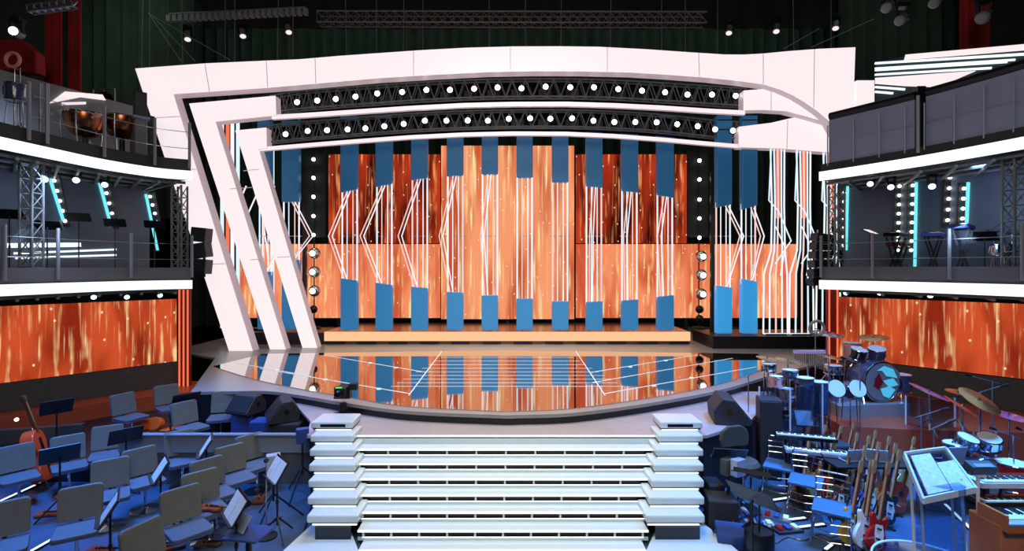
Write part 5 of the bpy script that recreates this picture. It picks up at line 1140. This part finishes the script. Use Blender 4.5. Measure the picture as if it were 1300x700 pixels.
t = thing('loudspeaker_stack', 'black angular loudspeakers at the arch end of the lower left balcony', 'loudspeaker', P(256, 352, 11.9)); 
for i, (dz, a) in enumerate(((.25, .1), (.62, -.15), (.98, .1))): MB().box((0, 0, dz), (.34, .3, .33), rot('Y', a)).build('cabinet', 'black_plastic', t, bevel=.01)
MB().cyl((0, .1, 0), (0, .1, 1.1), .03, n=8).build('pole', 'stand_black', t)
# right balcony band
l, h = ux(RF, 1105, 295, 1.05, 2.842); t = thing('desk_lectern', 'small stand with a white lit paper on the lower right balcony', 'lectern', l, R(35)); MB().cyl((0, 0, .02), (0, 0, h), .02, n=8).build('pole', 'stand_black', t); MB().lathe([(.16, 0), (.16, .02), (.02, .04)], n=14).build('base', 'stand_black', t); MB().box((0, 0, h), (.36, .26, .02), rot('X', .5)).build('desk', 'stand_black', t); MB().box((0, -.005, h+.016), (.3, .2, .006), rot('X', .5)).build('sheet_music', 'arch_face', t)  # paper glows by its material, in place of light falling on it
def bkey(px, py, k, w, f, lab, m): l, h = ux(RF, px, py, k, 2.842); keyboard((l.x, l.y, l.z+h), w, .28, .07, f, lab, m, True, 2.842)
bkey(1137, 301, 1.03, .7, R(40), 'dark keyboard near the small white lit stand on the lower right balcony', 'guitar_black')
bkey(1140, 313, 1.075, .7, R(40), 'reddish keyboard just behind the dark one on the lower right balcony', 'drum_red')
bkey(1185, 301, 1.05, .6, R(42), 'blue lit keyboard before the middle light bar on the lower right balcony', 'case_blue')
bkey(1222, 291, 1.03, .8, R(42), 'dark blue keyboard beside the tall post of the lower right balcony', 'case_blue')
l, h = ux(RF, 1250, 300, 1.09, 2.842); music_stand(0, 0, h/S, R(-150), 'black music stand behind the drum stool of the lower right balcony', loc=l, sheets=0, tilt=40)
l, h = ux(RF, 1272, 318, 1.06, 2.842); drum(l, .17, .2, 'silver lit drum on the lower right balcony by the truss tower', 'chrome', legs=h-.1)
l, h = ux(RF, 1285, 296, 1.09, 2.842); cymbal(l.x, l.y, l.z, h, .24, 'cymbal on the lower right balcony by the truss tower', (.2, .1))
l, h = ux(RF, 1262, 283, 1.12, 2.842); t = thing('microphone_stand', 'boom microphone stand slanting over the lower right balcony drum', 'microphone stand', l, 0, 'microphone stands'); MB().cyl((0, 0, 0), (0, 0, h-.1), .01, n=6).build('pole', 'steel', t); MB().cyl((-.1, 0, h-.15), (.3, 0, h+.08), .009, n=6).build('boom_arm', 'steel', t); MB().lathe([(.12, 0), (.12, .015), (.02, .03)], n=14).build('base', 'stand_black', t); MB().ball((-.12, 0, h-.16), .03, 8).build('microphone', 'stand_black', t)
p = P(1036, 318, 11.9); t = thing('line_array', 'stack of tilted black loudspeakers between the neon columns and the right balcony', 'loudspeaker', (p.x+.1, 12.0, 2.6))
for i in range(6): MB().box((.02*i, 0, .2+i*.2), (.4, .3, .17), rot('Y', -.25+.08*i)).build('cabinet', 'black_plastic', t, bevel=.01)
MB().cyl((0, .17, 0), (.1, .17, 1.4), .02, n=8).build('rigging_bar', 'steel', t)
# ---------------------------------------------------------------- light and camera
def area(name, loc, to, size, energy, rgb, sy=None):
    l = bpy.data.lights.new(name, 'AREA'); l.energy = energy; l.color = lin(rgb)[:3]; l.size = size
    if sy: l.shape = 'RECTANGLE'; l.size_y = sy
    o = bpy.data.objects.new(name, l); COL.objects.link(o); o.location = loc
    o.rotation_euler = (Vector(to)-Vector(loc)).to_track_quat('-Z', 'Y').to_euler()
    return o
area('pit_wash_left', (-5.7, 6.4, 7.2), (-5.3, 6.3, 0), 2, 230, (66, 142, 255)).data.spread = R(64)
area('pit_wash_right', (5.4, 6.3, 7.2), (5.2, 6.2, 0), 2, 360, (66, 150, 255)).data.spread = R(64)
area('balcony_light_left', (-8.6, 9.4, 4.85), (-9.8, 9.9, 3.9), .25, 26, (190, 215, 255), 3.2).rotation_euler.rotate_axis('Z', 0)
area('balcony_light_right', (8.7, 9.6, 4.85), (9.9, 10.2, 3.9), .25, 26, (180, 205, 255), 3.2)
area('house_light', (0, -3, 9), (0, 8, 0), 5, 470, (255, 246, 228))
area('stage_wash', (0, 9.5, 10.0), (0, 11, 1), 4, 330, (255, 236, 226)).data.spread = R(80)
area('stair_wash', (0, 3.2, 8), (0, 6.2, .4), 2, 60, (215, 240, 255)).data.spread = R(60)
area('curtain_wash', (0, 15.7, 12.2), (0, 18.2, 8), 20, 170, (205, 255, 215), .6)
for sx, en in ((-1, 24), (1, 9)): area('side_curtain_wash', (sx*9.5, 12.0, 12.5), (sx*11.2, 14.6, 8), 2, en, (205, 255, 215), .6).data.spread = R(80)
w = bpy.data.worlds.new('hall_dark'); SC.world = w; w.use_nodes = True
w.node_tree.nodes['Background'].inputs['Color'].default_value = (.010, .011, .014, 1)
cam = bpy.data.cameras.new('camera'); co = bpy.data.objects.new('camera', cam); COL.objects.link(co)
cam.sensor_width = 36; cam.lens = 18; cam.shift_y = -10/1300; cam.clip_end = 100
co.location = (0, 0, H); co.rotation_euler = (PI/2, 0, 0)
SC.camera = co
SC.view_settings.view_transform = 'Standard'; SC.view_settings.look = 'None'
SC.view_settings.exposure = 0; SC.view_settings.gamma = 1; SC.view_settings.use_curve_mapping = False
